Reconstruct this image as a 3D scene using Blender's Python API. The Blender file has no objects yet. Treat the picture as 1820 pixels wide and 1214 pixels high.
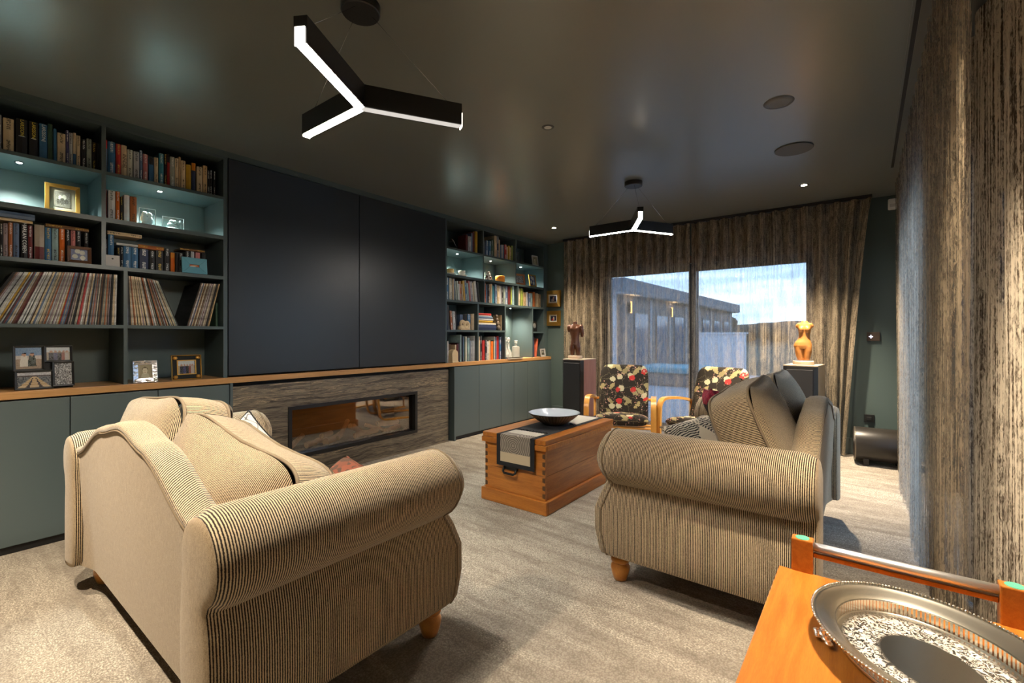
import bpy, bmesh, math, random
from mathutils import Vector, Matrix, Euler
random.seed(7)
PI = math.pi
SC = bpy.context.scene
COL = SC.collection

# ---------------------------------------------------------------- camera, world, exposure
F_PX = 819.0
YAW = math.atan2(628.0, F_PX)
cam_d = bpy.data.cameras.new('camera'); cam = bpy.data.objects.new('camera', cam_d); COL.objects.link(cam)
cam.location = (0, 0, 1.17)
cam.rotation_euler = (PI/2, 0, YAW)
cam_d.sensor_width = 36.0; cam_d.lens = 36.0*F_PX/1820.0
cam_d.shift_y = -10.5/1820.0
cam_d.clip_start = 0.02; cam_d.clip_end = 400
SC.camera = cam
SC.view_settings.view_transform = 'Standard'
SC.view_settings.look = 'None'
SC.view_settings.gamma = 1.0
SC.view_settings.use_curve_mapping = False
SC.view_settings.exposure = 0.82
SC.cycles.use_denoising = True
SC.cycles.max_bounces = 8
SC.cycles.diffuse_bounces = 4
SC.cycles.glossy_bounces = 3
SC.cycles.transparent_max_bounces = 16
SC.cycles.sample_clamp_indirect = 6.0
SC.cycles.caustics_reflective = False
SC.cycles.caustics_refractive = False

SKY_STRENGTH = 4.6
PENDANT_E = 270.0      # radiance of the lit pendant strips
SPOT_W = 120.0          # ceiling downlights
NICHE_W = 80.0          # shelf downlights
WARM = (1.0, 0.83, 0.62)
COOLW = (0.88, 1.0, 0.96)

world = bpy.data.worlds.new('sky'); SC.world = world; world.use_nodes = True
wn = world.node_tree; wn.nodes.clear()
def wnode(t, **k):
    n = wn.nodes.new(t)
    for a, b in k.items(): setattr(n, a, b)
    return n
wo = wnode('ShaderNodeOutputWorld'); wb = wnode('ShaderNodeBackground')
tc = wnode('ShaderNodeTexCoord'); sep = wnode('ShaderNodeSeparateXYZ')
wn.links.new(tc.outputs['Generated'], sep.inputs[0])
rmp = wnode('ShaderNodeValToRGB')
rmp.color_ramp.elements[0].position = 0.0; rmp.color_ramp.elements[0].color = (0.42, 0.58, 0.80, 1)
rmp.color_ramp.elements[1].position = 0.55; rmp.color_ramp.elements[1].color = (0.13, 0.27, 0.55, 1)
wn.links.new(sep.outputs['Z'], rmp.inputs[0])
mp = wnode('ShaderNodeMapping'); mp.inputs['Scale'].default_value = (1.6, 1.6, 14.0)
wn.links.new(tc.outputs['Generated'], mp.inputs[0])
nz = wnode('ShaderNodeTexNoise'); nz.inputs['Scale'].default_value = 2.2; nz.inputs['Detail'].default_value = 6
wn.links.new(mp.outputs[0], nz.inputs['Vector'])
cr = wnode('ShaderNodeValToRGB')
cr.color_ramp.elements[0].position = 0.46; cr.color_ramp.elements[0].color = (0, 0, 0, 1)
cr.color_ramp.elements[1].position = 0.66; cr.color_ramp.elements[1].color = (1, 1, 1, 1)
wn.links.new(nz.outputs[0], cr.inputs[0])
mx = wnode('ShaderNodeMixRGB'); mx.inputs[2].default_value = (0.72, 0.83, 0.98, 1)
wn.links.new(cr.outputs[0], mx.inputs[0]); wn.links.new(rmp.outputs[0], mx.inputs[1])
wn.links.new(mx.outputs[0], wb.inputs['Color']); wb.inputs['Strength'].default_value = SKY_STRENGTH
wn.links.new(wb.outputs[0], wo.inputs[0])

# ---------------------------------------------------------------- material helpers
MATS = {}
class NT:
    def __init__(s, name):
        s.m = bpy.data.materials.new(name); s.m.use_nodes = True
        s.t = s.m.node_tree; s.t.nodes.clear()
        s.out = s.n('ShaderNodeOutputMaterial')
    def n(s, typ, ins=None, **kw):
        nd = s.t.nodes.new(typ)
        for a, b in kw.items(): setattr(nd, a, b)
        if ins:
            for k, v in ins.items(): s.set(nd, k, v)
        return nd
    def set(s, nd, k, v):
        if hasattr(v, 'bl_rna') and isinstance(v, bpy.types.NodeSocket): s.t.links.new(v, nd.inputs[k])
        elif isinstance(v, bpy.types.Node): s.t.links.new(v.outputs[0], nd.inputs[k])
        else:
            try: nd.inputs[k].default_value = v
            except Exception:
                nd.inputs[k].default_value = (*v, 1.0)
    def math(s, op, a, b=0.0, clamp=False):
        nd = s.n('ShaderNodeMath', operation=op); nd.use_clamp = clamp
        s.set(nd, 0, a); s.set(nd, 1, b); return nd.outputs[0]
    def mix(s, f, a, b, mode='MIX'):
        nd = s.n('ShaderNodeMixRGB', blend_type=mode)
        s.set(nd, 0, f)
        for k, v in ((1, a), (2, b)):
            if isinstance(v, (tuple, list)) and len(v) == 3: v = (*v, 1.0)
            s.set(nd, k, v)
        return nd.outputs[0]
    def ramp(s, f, p0, p1, c0=(0, 0, 0), c1=(1, 1, 1)):
        nd = s.n('ShaderNodeValToRGB'); e = nd.color_ramp.elements
        e[0].position = p0; e[1].position = p1; e[0].color = (*c0, 1); e[1].color = (*c1, 1)
        s.set(nd, 0, f); return nd.outputs[0]
    def coord(s, kind='Object'):
        return s.n('ShaderNodeTexCoord').outputs[kind]
    def mapping(s, vec, scale=(1, 1, 1), rot=(0, 0, 0), loc=(0, 0, 0)):
        return s.n('ShaderNodeMapping', {'Vector': vec, 'Scale': scale, 'Rotation': rot, 'Location': loc}).outputs[0]
    def noise(s, vec, scale=5, detail=2, rough=0.5, dist=0.0):
        return s.n('ShaderNodeTexNoise', {'Vector': vec, 'Scale': scale, 'Detail': detail, 'Roughness': rough, 'Distortion': dist}).outputs[0]
    def sep(s, vec):
        nd = s.n('ShaderNodeSeparateXYZ', {0: vec}); return nd.outputs
    def bump(s, h, strength=0.3, dist=0.01):
        return s.n('ShaderNodeBump', {'Height': h, 'Strength': strength, 'Distance': dist}).outputs[0]
    def principled(s, color, rough=0.5, metal=0.0, normal=None, spec=0.5, **kw):
        if isinstance(color, (tuple, list)) and len(color) == 3: color = (*color, 1.0)
        b = s.n('ShaderNodeBsdfPrincipled', {'Base Color': color, 'Roughness': rough, 'Metallic': metal, 'Specular IOR Level': spec})
        if normal is not None: s.set(b, 'Normal', normal)
        for k, v in kw.items(): s.set(b, k.replace('_', ' '), v)
        s.t.links.new(b.outputs[0], s.out.inputs[0]); return b

def plain(name, color, rough=0.5, metal=0.0, spec=0.5, bumpscale=0, bumpstr=0.1, **kw):
    if name in MATS: return MATS[name]
    t = NT(name); nrm = None
    if bumpscale:
        nrm = t.bump(t.noise(t.coord(), bumpscale, 3), bumpstr, 0.002)
    t.principled(color, rough, metal, nrm, spec, **kw)
    MATS[name] = t.m; return t.m

def wood(name, c0, c1, scale=(1, 8, 8), rough=0.4, bands=3.0):
    if name in MATS: return MATS[name]
    t = NT(name); v = t.mapping(t.coord(), scale)
    n1 = t.noise(v, bands, 5, 0.6, 0.6); n2 = t.noise(t.mapping(t.coord(), tuple(a*4 for a in scale)), bands*3, 3, 0.6)
    f = t.math('ADD', t.math('MULTIPLY', n1, 0.7), t.math('MULTIPLY', n2, 0.3))
    col = t.ramp(f, 0.36, 0.64, c0, c1)
    t.principled(col, rough, 0, t.bump(n2, 0.08, 0.002), 0.5)
    MATS[name] = t.m; return t.m

def emit(name, color, strength):
    if name in MATS: return MATS[name]
    t = NT(name); e = t.n('ShaderNodeEmission', {'Color': (*color, 1), 'Strength': strength})
    t.t.links.new(e.outputs[0], t.out.inputs[0]); MATS[name] = t.m; return t.m

# paint
PAINT = plain('green_paint', (0.070, 0.100, 0.095), 0.42, bumpscale=60, bumpstr=0.03)
PAINT_DOOR = plain('green_lacquer', (0.080, 0.108, 0.110), 0.34)
SHELF = plain('green_shelf_lacquer', (0.056, 0.080, 0.082), 0.36)
PANEL = plain('charcoal_lacquer', (0.016, 0.021, 0.025), 0.36)
TOEKICK = plain('black_toekick', (0.006, 0.006, 0.006), 0.6)
CEIL = plain('ceiling_satin', (0.130, 0.138, 0.124), 0.28, spec=0.85)
BLACK = plain('black_metal', (0.006, 0.006, 0.006), 0.38)
BLACKM = plain('black_matte', (0.008, 0.008, 0.009), 0.7)
CHROME = plain('chrome', (0.75, 0.76, 0.78), 0.15, 1.0)
SATIN = plain('satin_steel', (0.82, 0.83, 0.85), 0.42, 1.0)
OAK = wood('oak', (0.38, 0.19, 0.065), (0.50, 0.27, 0.10), (30, 1.5, 30), 0.36)
PINE = wood('pine', (0.30, 0.092, 0.013), (0.50, 0.185, 0.032), (16, 1.2, 14), 0.3)
PINE_Y = wood('pine_end', (0.32, 0.10, 0.014), (0.52, 0.195, 0.032), (1.2, 16, 14), 0.3)
TEAK = wood('teak', (0.36, 0.105, 0.012), (0.52, 0.185, 0.026), (16, 1.6, 16), 0.33)
BEECH = wood('beech_bentwood', (0.62, 0.27, 0.045), (0.72, 0.36, 0.075), (10, 10, 1), 0.3)
FOOTWOOD = wood('turned_foot_wood', (0.40, 0.15, 0.028), (0.56, 0.25, 0.05), (6, 6, 3), 0.3)
CHERRY = wood('speaker_veneer', (0.26, 0.095, 0.05), (0.36, 0.15, 0.085), (10, 10, 0.8), 0.4)
GOLDF = plain('gold_frame', (0.62, 0.34, 0.07), 0.3, 0.85, bumpscale=90, bumpstr=0.2)
SILVER = plain('silver', (0.86, 0.84, 0.78), 0.14, 1.0)
PAPER = plain('paper_pages', (0.62, 0.53, 0.38), 0.8)
WHITE = plain('white_paint', (0.75, 0.75, 0.74), 0.5)

def carpet_mat():
    t = NT('carpet'); o = t.coord()
    streak = t.noise(t.mapping(o, (1.2, 7, 1)), 1.6, 6, 0.72, 0.3)
    patch = t.noise(t.mapping(o, (0.8, 1.6, 1)), 0.9, 3)
    loop = t.n('ShaderNodeTexVoronoi', {'Vector': t.mapping(o, (150, 120, 60)), 'Scale': 1.0}).outputs['Distance']
    speck = t.noise(t.mapping(o, (120, 190, 1)), 1.0, 2)
    base = t.ramp(t.math('ADD', t.math('MULTIPLY', streak, 0.55), t.math('MULTIPLY', t.noise(o, 14, 4, 0.7), 0.45)), 0.34, 0.66, (0.255, 0.222, 0.182), (0.42, 0.372, 0.305))
    fl = t.math('MULTIPLY', t.ramp(speck, 0.46, 0.60), t.ramp(t.math('ADD', t.math('MULTIPLY', patch, 0.5), t.math('MULTIPLY', streak, 0.5)), 0.46, 0.56))
    c = t.mix(t.math('MULTIPLY', fl, 0.75), base, (0.72, 0.65, 0.54))
    c = t.mix(t.math('MULTIPLY', t.ramp(loop, 0.25, 0.75), 0.42), c, (0.10, 0.083, 0.066))
    t.principled(c, 0.95, 0, t.bump(t.math('SUBTRACT', 1.0, loop), 0.45, 0.005), 0.1)
    return t.m
CARPET = carpet_mat()

def stripe_mat(name, period, light, dark, duty=0.46):
    t = NT(name); u = t.sep(t.coord('UV'))[0]
    jit = t.noise(t.coord(), 260, 2)
    uu = t.math('ADD', u, t.math('MULTIPLY', t.math('SUBTRACT', jit, 0.5), period*0.35))
    w = t.math('SINE', t.math('MULTIPLY', uu, 2*PI/period))
    w01 = t.math('ADD', t.math('MULTIPLY', w, 0.5), 0.5)
    f = t.ramp(w01, duty-0.17, duty+0.17)
    tone = t.ramp(t.noise(t.coord(), 3.0, 3), 0.35, 0.65, tuple(a*0.86 for a in light), light)
    c = t.mix(f, dark, tone)
    nap = t.noise(t.coord(), 420, 2)
    t.principled(c, 0.9, 0, t.bump(t.math('ADD', f, t.math('MULTIPLY', nap, 0.5)), 0.5, 0.003), 0.15, Sheen_Weight=0.25, Sheen_Roughness=0.5)
    return t.m
STRIPE = stripe_mat('striped_corduroy', 0.0068, (0.60, 0.47, 0.30), (0.024, 0.016, 0.010), 0.50)
def chenille():
    t = NT('plain_chenille'); o = t.coord()
    n = t.noise(o, 330, 3, 0.7); w = t.noise(t.mapping(o, (400, 60, 60)), 1.0, 2)
    c = t.ramp(t.math('ADD', t.math('MULTIPLY', n, 0.6), t.math('MULTIPLY', w, 0.4)), 0.32, 0.68, (0.21, 0.152, 0.09), (0.45, 0.345, 0.22))
    t.principled(c, 0.92, 0, t.bump(n, 0.4, 0.003), 0.1, Sheen_Weight=0.2)
    return t.m
CHENILLE = chenille()

def curtain_mat(name, f1, f2, cov, lo, hi, trl, thr=(0.52, 0.43, 0.305)):
    """open weave: cream ropy threads over gaps one can see through"""
    t = NT(name); uv = t.coord('UV')
    s1 = t.noise(t.mapping(uv, (f1, 1.3, 1)), 1.0, 3, 0.6, 0.35)
    s2 = t.noise(t.mapping(uv, (f2, f2*0.42, 1)), 1.0, 3, 0.65, 1.0)
    s3 = t.noise(t.mapping(uv, (16, 5, 1)), 1.0, 4, 0.6, 2.0)
    f = t.math('ADD', t.math('ADD', t.math('MULTIPLY', s1, 0.50), t.math('MULTIPLY', s2, 0.30)), t.math('MULTIPLY', s3, 0.20))
    thread = t.ramp(f, lo, hi)
    col = t.mix(thread, (0.085, 0.062, 0.042), thr)
    d = t.n('ShaderNodeBsdfDiffuse', {'Color': col, 'Roughness': 0.9, 'Normal': t.bump(thread, 0.5, 0.004)})
    tl = t.n('ShaderNodeBsdfTranslucent', {'Color': t.mix(0.5, col, (0.42, 0.38, 0.33))})
    cloth = t.n('ShaderNodeMixShader', {0: trl, 1: d.outputs[0], 2: tl.outputs[0]})
    tr = t.n('ShaderNodeBsdfTransparent')
    a = t.math('ADD', cov[0], t.math('MULTIPLY', thread, cov[1]-cov[0]))
    mxs = t.n('ShaderNodeMixShader', {0: a, 1: tr.outputs[0], 2: cloth.outputs[0]})
    t.t.links.new(mxs.outputs[0], t.out.inputs[0]); return t.m
CURT_BACK = curtain_mat('sheer_curtain_weave', 300, 230, (0.70, 0.885), 0.44, 0.58, 0.16)
CURT_SIDE = curtain_mat('side_curtain_weave', 105, 95, (0.20, 0.72), 0.465, 0.545, 0.65)
CURT_NEAR_LIT = curtain_mat('lit_near_curtain_weave', 105, 95, (0.985, 1.0), 0.44, 0.53, 0.06, (0.66, 0.58, 0.46))  # same ropy weave with paler threads: strong lamplight put into the colour

def stone_mat():
    t = NT('veined_stone'); o = t.coord()
    warp = t.noise(t.mapping(o, (1, 1.3, 1.3)), 1.6, 3)
    z = t.math('ADD', t.sep(o)[2], t.math('MULTIPLY', warp, 0.085))
    vec = t.n('ShaderNodeCombineXYZ', {0: 0.0, 1: t.math('MULTIPLY', t.sep(o)[1], 1.1), 2: t.math('MULTIPLY', z, 30)}).outputs[0]
    n1 = t.noise(vec, 1.0, 7, 0.68, 0.6)
    vec2 = t.n('ShaderNodeCombineXYZ', {0: 3.0, 1: t.math('MULTIPLY', t.sep(o)[1], 8.0), 2: t.math('MULTIPLY', z, 190)}).outputs[0]
    n2 = t.noise(vec2, 1.0, 4, 0.7, 0.8)
    f = t.math('ADD', t.math('MULTIPLY', n1, 0.42), t.math('MULTIPLY', n2, 0.58))
    c = t.ramp(f, 0.41, 0.62, (0.020, 0.015, 0.011), (0.26, 0.21, 0.145))
    vein = t.ramp(t.math('ABSOLUTE', t.math('SUBTRACT', n1, 0.5)), 0.0, 0.014, (1, 1, 1), (0, 0, 0))
    big = t.ramp(t.noise(t.mapping(o, (1, 0.6, 4)), 1.3, 2), 0.5, 0.6)
    c = t.mix(t.math('MULTIPLY', t.math('MULTIPLY', vein, big), 0.75), c, (0.62, 0.47, 0.28))
    t.principled(c, 0.38, 0, t.bump(f, 0.35, 0.004), 0.5)
    return t.m
STONE = stone_mat()

def floral_mat():
    t = NT('floral_fabric'); o = t.coord('UV')
    wv = t.n('ShaderNodeVectorMath', {0: o, 1: t.n('ShaderNodeVectorMath', {0: t.n('ShaderNodeTexNoise', {'Vector': o, 'Scale': 55.0, 'Detail': 2}).outputs['Color'], 1: (0.034, 0.034, 0.034)}, operation='MULTIPLY').outputs[0]}, operation='ADD').outputs[0]
    def vor(scale, off, mapscale=(1, 1, 1), rot=(0, 0, 0)):
        return t.n('ShaderNodeTexVoronoi', {'Vector': t.mapping(t.mapping(wv, (1, 1, 1), rot, off), mapscale), 'Scale': scale, 'Randomness': 0.8})
    c = (0.026, 0.020, 0.014)
    c = t.mix(0.0, c, c)
    st = t.n('ShaderNodeTexVoronoi', {'Vector': t.mapping(wv, (1, 1, 1), (0, 0, 0.3), (3, 1, 0)), 'Scale': 9.0}, feature='DISTANCE_TO_EDGE').outputs['Distance']
    c = t.mix(t.ramp(st, 0.012, 0.02, (0.8, 0.8, 0.8), (0, 0, 0)), c, (0.13, 0.11, 0.065))
    for sc, off, ms, rot, lim, colr in (
        (13.0, (1.3, 0.2, 0), (1, 0.42, 1), (0, 0, 0.7), 0.30, (0.36, 0.29, 0.13)),
        (13.0, (4.1, 2.7, 0), (1, 0.42, 1), (0, 0, -0.8), 0.28, (0.30, 0.25, 0.12)),
        (9.0, (0.4, 5.2, 0), (1, 1, 1), (0, 0, 0), 0.27, (0.50, 0.45, 0.28)),
        (7.5, (7.7, 1.1, 0), (1, 1, 1), (0, 0, 0), 0.22, (0.46, 0.035, 0.03)),
        (42.0, (2.2, 8.1, 0), (1, 1, 1), (0, 0, 0), 0.24, (0.58, 0.30, 0.24))):
        v = vor(sc, off, ms, rot); d = v.outputs['Distance']
        m = t.ramp(d, lim, lim+0.03, (1, 1, 1), (0, 0, 0))
        if sc > 20:
            m = t.math('MULTIPLY', m, t.ramp(t.noise(wv, 9, 1), 0.52, 0.54))
        else:
            m = t.math('MULTIPLY', m, t.ramp(t.sep(v.outputs['Color'])[0], 0.42, 0.44))
        c = t.mix(m, c, colr)
    t.principled(c, 0.85, 0, t.bump(t.noise(t.coord(), 500, 2), 0.2, 0.002), 0.2)
    return t.m
FLORAL = floral_mat()

# ---------------------------------------------------------------- geometry helpers
class MB:
    def __init__(s): s.v = []; s.f = []; s.uv = []; s.hasuv = False
    def add(s, verts, faces, uvs=None):
        b = len(s.v); s.v += [tuple(p) for p in verts]
        for f in faces: s.f.append(tuple(i+b for i in f))
        if uvs is None: s.uv += [(0.0, 0.0)]*len(verts)
        else: s.uv += list(uvs); s.hasuv = True
        return s
    def box(s, x0, x1, y0, y1, z0, z1):
        v = [(x, y, z) for x in (x0, x1) for y in (y0, y1) for z in (z0, z1)]
        return s.add(v, [(0, 1, 3, 2), (4, 6, 7, 5), (0, 4, 5, 1), (2, 3, 7, 6), (0, 2, 6, 4), (1, 5, 7, 3)])
    def obox(s, M, sx, sy, sz):
        v = [M @ Vector((x*sx/2, y*sy/2, z*sz/2)) for x in (-1, 1) for y in (-1, 1) for z in (-1, 1)]
        return s.add(v, [(0, 1, 3, 2), (4, 6, 7, 5), (0, 4, 5, 1), (2, 3, 7, 6), (0, 2, 6, 4), (1, 5, 7, 3)])
    def prism(s, poly, z0, z1, axis='z'):
        n = len(poly)
        def P(p, h):
            a, b = p
            return {'z': (a, b, h), 'y': (a, h, b), 'x': (h, a, b)}[axis]
        v = [P(p, z0) for p in poly]+[P(p, z1) for p in poly]
        f = [tuple(range(n-1, -1, -1)), tuple(range(n, 2*n))]
        f += [(i, (i+1) % n, n+(i+1) % n, n+i) for i in range(n)]
        return s.add(v, f)
    def lathe(s, prof, n=24, c=(0, 0, 0), sx=1, sy=1, cap=True):
        v = []; f = []
        for r, z in prof:
            for k in range(n):
                a = 2*PI*k/n; v.append((c[0]+r*sx*math.cos(a), c[1]+r*sy*math.sin(a), c[2]+z))
        m = len(prof)
        for i in range(m-1):
            for k in range(n):
                k2 = (k+1) % n; f.append((i*n+k, i*n+k2, (i+1)*n+k2, (i+1)*n+k))
        if cap: f.append(tuple(range(n-1, -1, -1)))
        if cap and cap != 'bottom': f.append(tuple((m-1)*n+k for k in range(n)))
        return s.add(v, f)
    def tube(s, pts, r, n=8, closed=False):
        pts = [Vector(p) for p in pts]; m = len(pts); v = []; f = []
        rr = r if isinstance(r, (list, tuple)) else [r]*m
        up = Vector((0, 0, 1)); prev = None
        for i, p in enumerate(pts):
            if closed: d = pts[(i+1) % m]-pts[i-1]
            else: d = pts[min(i+1, m-1)]-pts[max(i-1, 0)]
            if d.length < 1e-9: d = Vector((0, 0, 1))
            d.normalize()
            if prev is None:
                ref = up if abs(d.dot(up)) < 0.9 else Vector((1, 0, 0))
                a = d.cross(ref).normalized()
            else:
                a = prev-d*prev.dot(d)
                a = a.normalized() if a.length > 1e-6 else d.orthogonal().normalized()
            prev = a; b = d.cross(a)
            for k in range(n):
                t = 2*PI*k/n; v.append(p+(a*math.cos(t)+b*math.sin(t))*rr[i])
        for i in range(m if closed else m-1):
            j = (i+1) % m
            for k in range(n):
                k2 = (k+1) % n; f.append((i*n+k, i*n+k2, j*n+k2, j*n+k))
        if not closed: f.append(tuple(range(n-1, -1, -1))); f.append(tuple((m-1)*n+k for k in range(n)))
        return s.add(v, f)
    def grid(s, P, uv=None, closed_i=False, closed_j=False):
        ni = len(P); nj = len(P[0]); v = [P[i][j] for i in range(ni) for j in range(nj)]
        f = []
        for i in range(ni if closed_i else ni-1):
            for j in range(nj if closed_j else nj-1):
                i2 = (i+1) % ni; j2 = (j+1) % nj
                f.append((i*nj+j, i2*nj+j, i2*nj+j2, i*nj+j2))
        u = [uv[i][j] for i in range(ni) for j in range(nj)] if uv else None
        return s.add(v, f, u)
    def sphere(s, c, r, n=12, m=8, sx=1, sy=1, sz=1):
        prof = []
        for i in range(1, m):
            a = PI*i/m; prof.append((r*math.sin(a), -r*sz*math.cos(a)))
        return s.lathe(prof, n, c, sx, sy)
    def tri(s): return s
    def build(s, name, mat, parent=None, smooth=False, bevel=0, seg=2, loc=None, rot=None, subsurf=0, angle=None):
        me = bpy.data.meshes.new(name); me.from_pydata(s.v, [], s.f); me.validate()
        if s.hasuv and len(me.vertices) == len(s.uv):
            ul = me.uv_layers.new(name='UVMap'); flat = []
            for l in me.loops: flat += s.uv[l.vertex_index]
            ul.data.foreach_set('uv', flat)
        bm = bmesh.new(); bm.from_mesh(me); bmesh.ops.recalc_face_normals(bm, faces=bm.faces); bm.to_mesh(me); bm.free()
        me.materials.append(mat)
        if smooth: me.polygons.foreach_set('use_smooth', [True]*len(me.polygons))
        o = bpy.data.objects.new(name, me); COL.objects.link(o)
        if parent is not None: o.parent = parent
        if loc is not None: o.location = loc
        if rot is not None: o.rotation_euler = rot
        if bevel:
            b = o.modifiers.new('bevel', 'BEVEL'); b.width = bevel; b.segments = seg; b.limit_method = 'ANGLE'; b.angle_limit = 0.6
            b.harden_normals = False
        if subsurf:
            m = o.modifiers.new('sub', 'SUBSURF'); m.levels = subsurf; m.render_levels = subsurf
        if smooth and angle:
            try: me.set_sharp_from_angle(angle=angle)
            except Exception: pass
        return o

def tag(o, label, cat, group=None, kind=None):
    o['label'] = label; o['category'] = cat
    if group: o['group'] = group
    if kind: o['kind'] = kind
    return o
def thing(name, label, cat, loc=(0, 0, 0), rz=0, group=None, rot=None):
    o = bpy.data.objects.new(name, None); COL.objects.link(o); o.empty_display_size = 0.1
    o.location = loc; o.rotation_euler = rot if rot else (0, 0, rz)
    return tag(o, label, cat, group)
def struct(o): o['kind'] = 'structure'; return o
def box(name, mat, parent, x0, x1, y0, y1, z0, z1, bevel=0):
    return MB().box(x0, x1, y0, y1, z0, z1).build(name, mat, parent, bevel=bevel)
def copy_tree(o, parent=None):
    c = o.copy(); COL.objects.link(c); c.parent = parent
    for ch in list(o.children): copy_tree(ch, c)
    return c
def nth(n):
    return str(n)+('th' if 10 <= n % 100 <= 20 else {1: 'st', 2: 'nd', 3: 'rd'}.get(n % 10, 'th'))
def spot(name, loc, watts, color, size, radius, parent=None, blend=0.7, rot=(0, 0, 0)):
    d = bpy.data.lights.new(name, 'SPOT'); d.energy = watts; d.color = color; d.spot_size = size; d.spot_blend = blend; d.shadow_soft_size = radius
    o = bpy.data.objects.new(name, d); COL.objects.link(o); o.location = loc; o.rotation_euler = rot
    if parent is not None: o.parent = parent
    return o

# ---------------------------------------------------------------- room shell
XL, XR, YB, YF, ZC = -4.03, 0.47, 5.66, -1.9, 2.5
struct(box('floor', CARPET, None, XL-0.2, XR+0.2, YF-0.2, YB+0.14, -0.12, 0.0))
struct(box('ceiling', CEIL, None, XL-0.2, XR+0.2, YF-0.2, YB+0.2, ZC, ZC+0.15))
struct(box('wall_left', PAINT, None, XL-0.2, XL, YF-0.2, YB+0.2, 0, ZC))
struct(box('wall_front', plain('cream_wall', (0.45, 0.41, 0.35), 0.7), None, XL, XR, YF-0.2, YF, 0, ZC))
WX0, WX1, WZ = -2.78, -0.41, 2.03
m = MB(); m.box(XL, WX0, YB, YB+0.2, 0, ZC); m.box(WX1, XR+0.2, YB, YB+0.2, 0, ZC); m.box(WX0, WX1, YB, YB+0.2, WZ, ZC)
struct(m.build('wall_back', PAINT))
RY0, RY1, RZ = 2.75, 4.75, 2.05
m = MB(); m.box(XR, XR+0.2, YF, RY0, 0, ZC); m.box(XR, XR+0.2, RY1, YB, 0, ZC); m.box(XR, XR+0.2, RY0, RY1, RZ, ZC)
struct(m.build('wall_right', PAINT))
m = MB(); m.box(-3.60, WX0-0.07, YB-0.016, YB, 0, 0.16)
m.box(WX1+0.07, XR, YB-0.016, YB, 0, 0.16)
struct(m.build('baseboard_back', PAINT_DOOR, bevel=0.004))
FRAME = plain('window_aluminium', (0.035, 0.037, 0.042), 0.4)
def glass_mat():
    t = NT('window_glass'); g = t.n('ShaderNodeBsdfGlossy', {'Color': (1, 1, 1, 1), 'Roughness': 0.02})
    tr = t.n('ShaderNodeBsdfTransparent', {'Color': (0.93, 0.96, 0.97, 1)})
    fr = t.n('ShaderNodeFresnel', {'IOR': 1.45}); mxs = t.n('ShaderNodeMixShader', {0: t.math('MULTIPLY', fr.outputs[0], 0.6), 1: tr.outputs[0], 2: g.outputs[0]})
    t.t.links.new(mxs.outputs[0], t.out.inputs[0]); return t.m
GLASS = glass_mat()
w = bpy.data.objects.new('window_1', None); COL.objects.link(w); w.location = (0, YB, 0); w['kind'] = 'structure'
y0, y1 = 0.03, 0.11
def pane_frame(nm, x0, x1, z0, z1, fw, yy0, yy1, par, axis='x'):
    m = MB()
    def bb(a0, a1, c0, c1):
        if axis == 'x': m.box(a0, a1, yy0, yy1, c0, c1)
        else: m.box(yy0, yy1, a0, a1, c0, c1)
    bb(x0, x0+fw, z0, z1); bb(x1-fw, x1, z0, z1); bb(x0+fw, x1-fw, z0, z0+fw); bb(x0+fw, x1-fw, z1-fw, z1)
    fr = m.build(nm, FRAME, par)
    g = MB()
    yc = (yy0+yy1)/2
    if axis == 'x': g.box(x0+fw, x1-fw, yc-0.004, yc+0.004, z0+fw, z1-fw)
    else: g.box(yc-0.004, yc+0.004, x0+fw, x1-fw, z0+fw, z1-fw)
    g.build('pane', GLASS, fr); return fr
pane_frame('sliding_panel', WX0+0.001, -1.60, 0.0, WZ, 0.085, 0.03, 0.075, w)
pane_frame('sliding_panel', -1.68, WX1-0.001, 0.0, WZ, 0.085, 0.085, 0.13, w)
m = MB(); m.box(WX0-0.07, WX0, -0.02, 0.0, 0, WZ+0.09); m.box(WX1, WX1+0.07, -0.02, 0, 0, WZ+0.09); m.box(WX0, WX1, -0.02, 0, WZ, WZ+0.09)
m.build('architrave', wood('architrave_wood', (0.10, 0.055, 0.03), (0.16, 0.09, 0.05), (1, 8, 8), 0.5), w)
w2 = bpy.data.objects.new('window_2', None); COL.objects.link(w2); w2.location = (XR, 0, 0); w2['kind'] = 'structure'
pane_frame('sliding_panel', RY0+0.005, 3.78, 0.0, RZ, 0.07, 0.03, 0.07, w2, 'y')
pane_frame('sliding_panel', 3.71, RY1-0.005, 0.0, RZ, 0.07, 0.08, 0.12, w2, 'y')

# ---------------------------------------------------------------- joinery along the left wall
UX = -3.65; BX = -4.0; T = 0.02
def unit(name, label, ya, yb):
    return thing(name, label, 'bookcase', (0, 0, 0))
NICHE_DISC = emit('shelf_led', (0.95, 1.0, 0.97), 30)
def shelf_led(parent, x, y, z, watts=NICHE_W, color=COOLW):
    r = MB().lathe([(0.013, -0.004), (0.019, -0.004), (0.020, 0.0)], 16, (x, y, z)).build('led_ring', CHROME, parent, smooth=True)
    MB().lathe([(0.0005, 0), (0.012, 0.0)], 14, (x, y, z-0.0045), cap=False).build('led_lens', NICHE_DISC, r)
    spot('shelf_spot', (x, y, z-0.012), watts, color, 2.3, 0.014, parent, 1.0)
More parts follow.
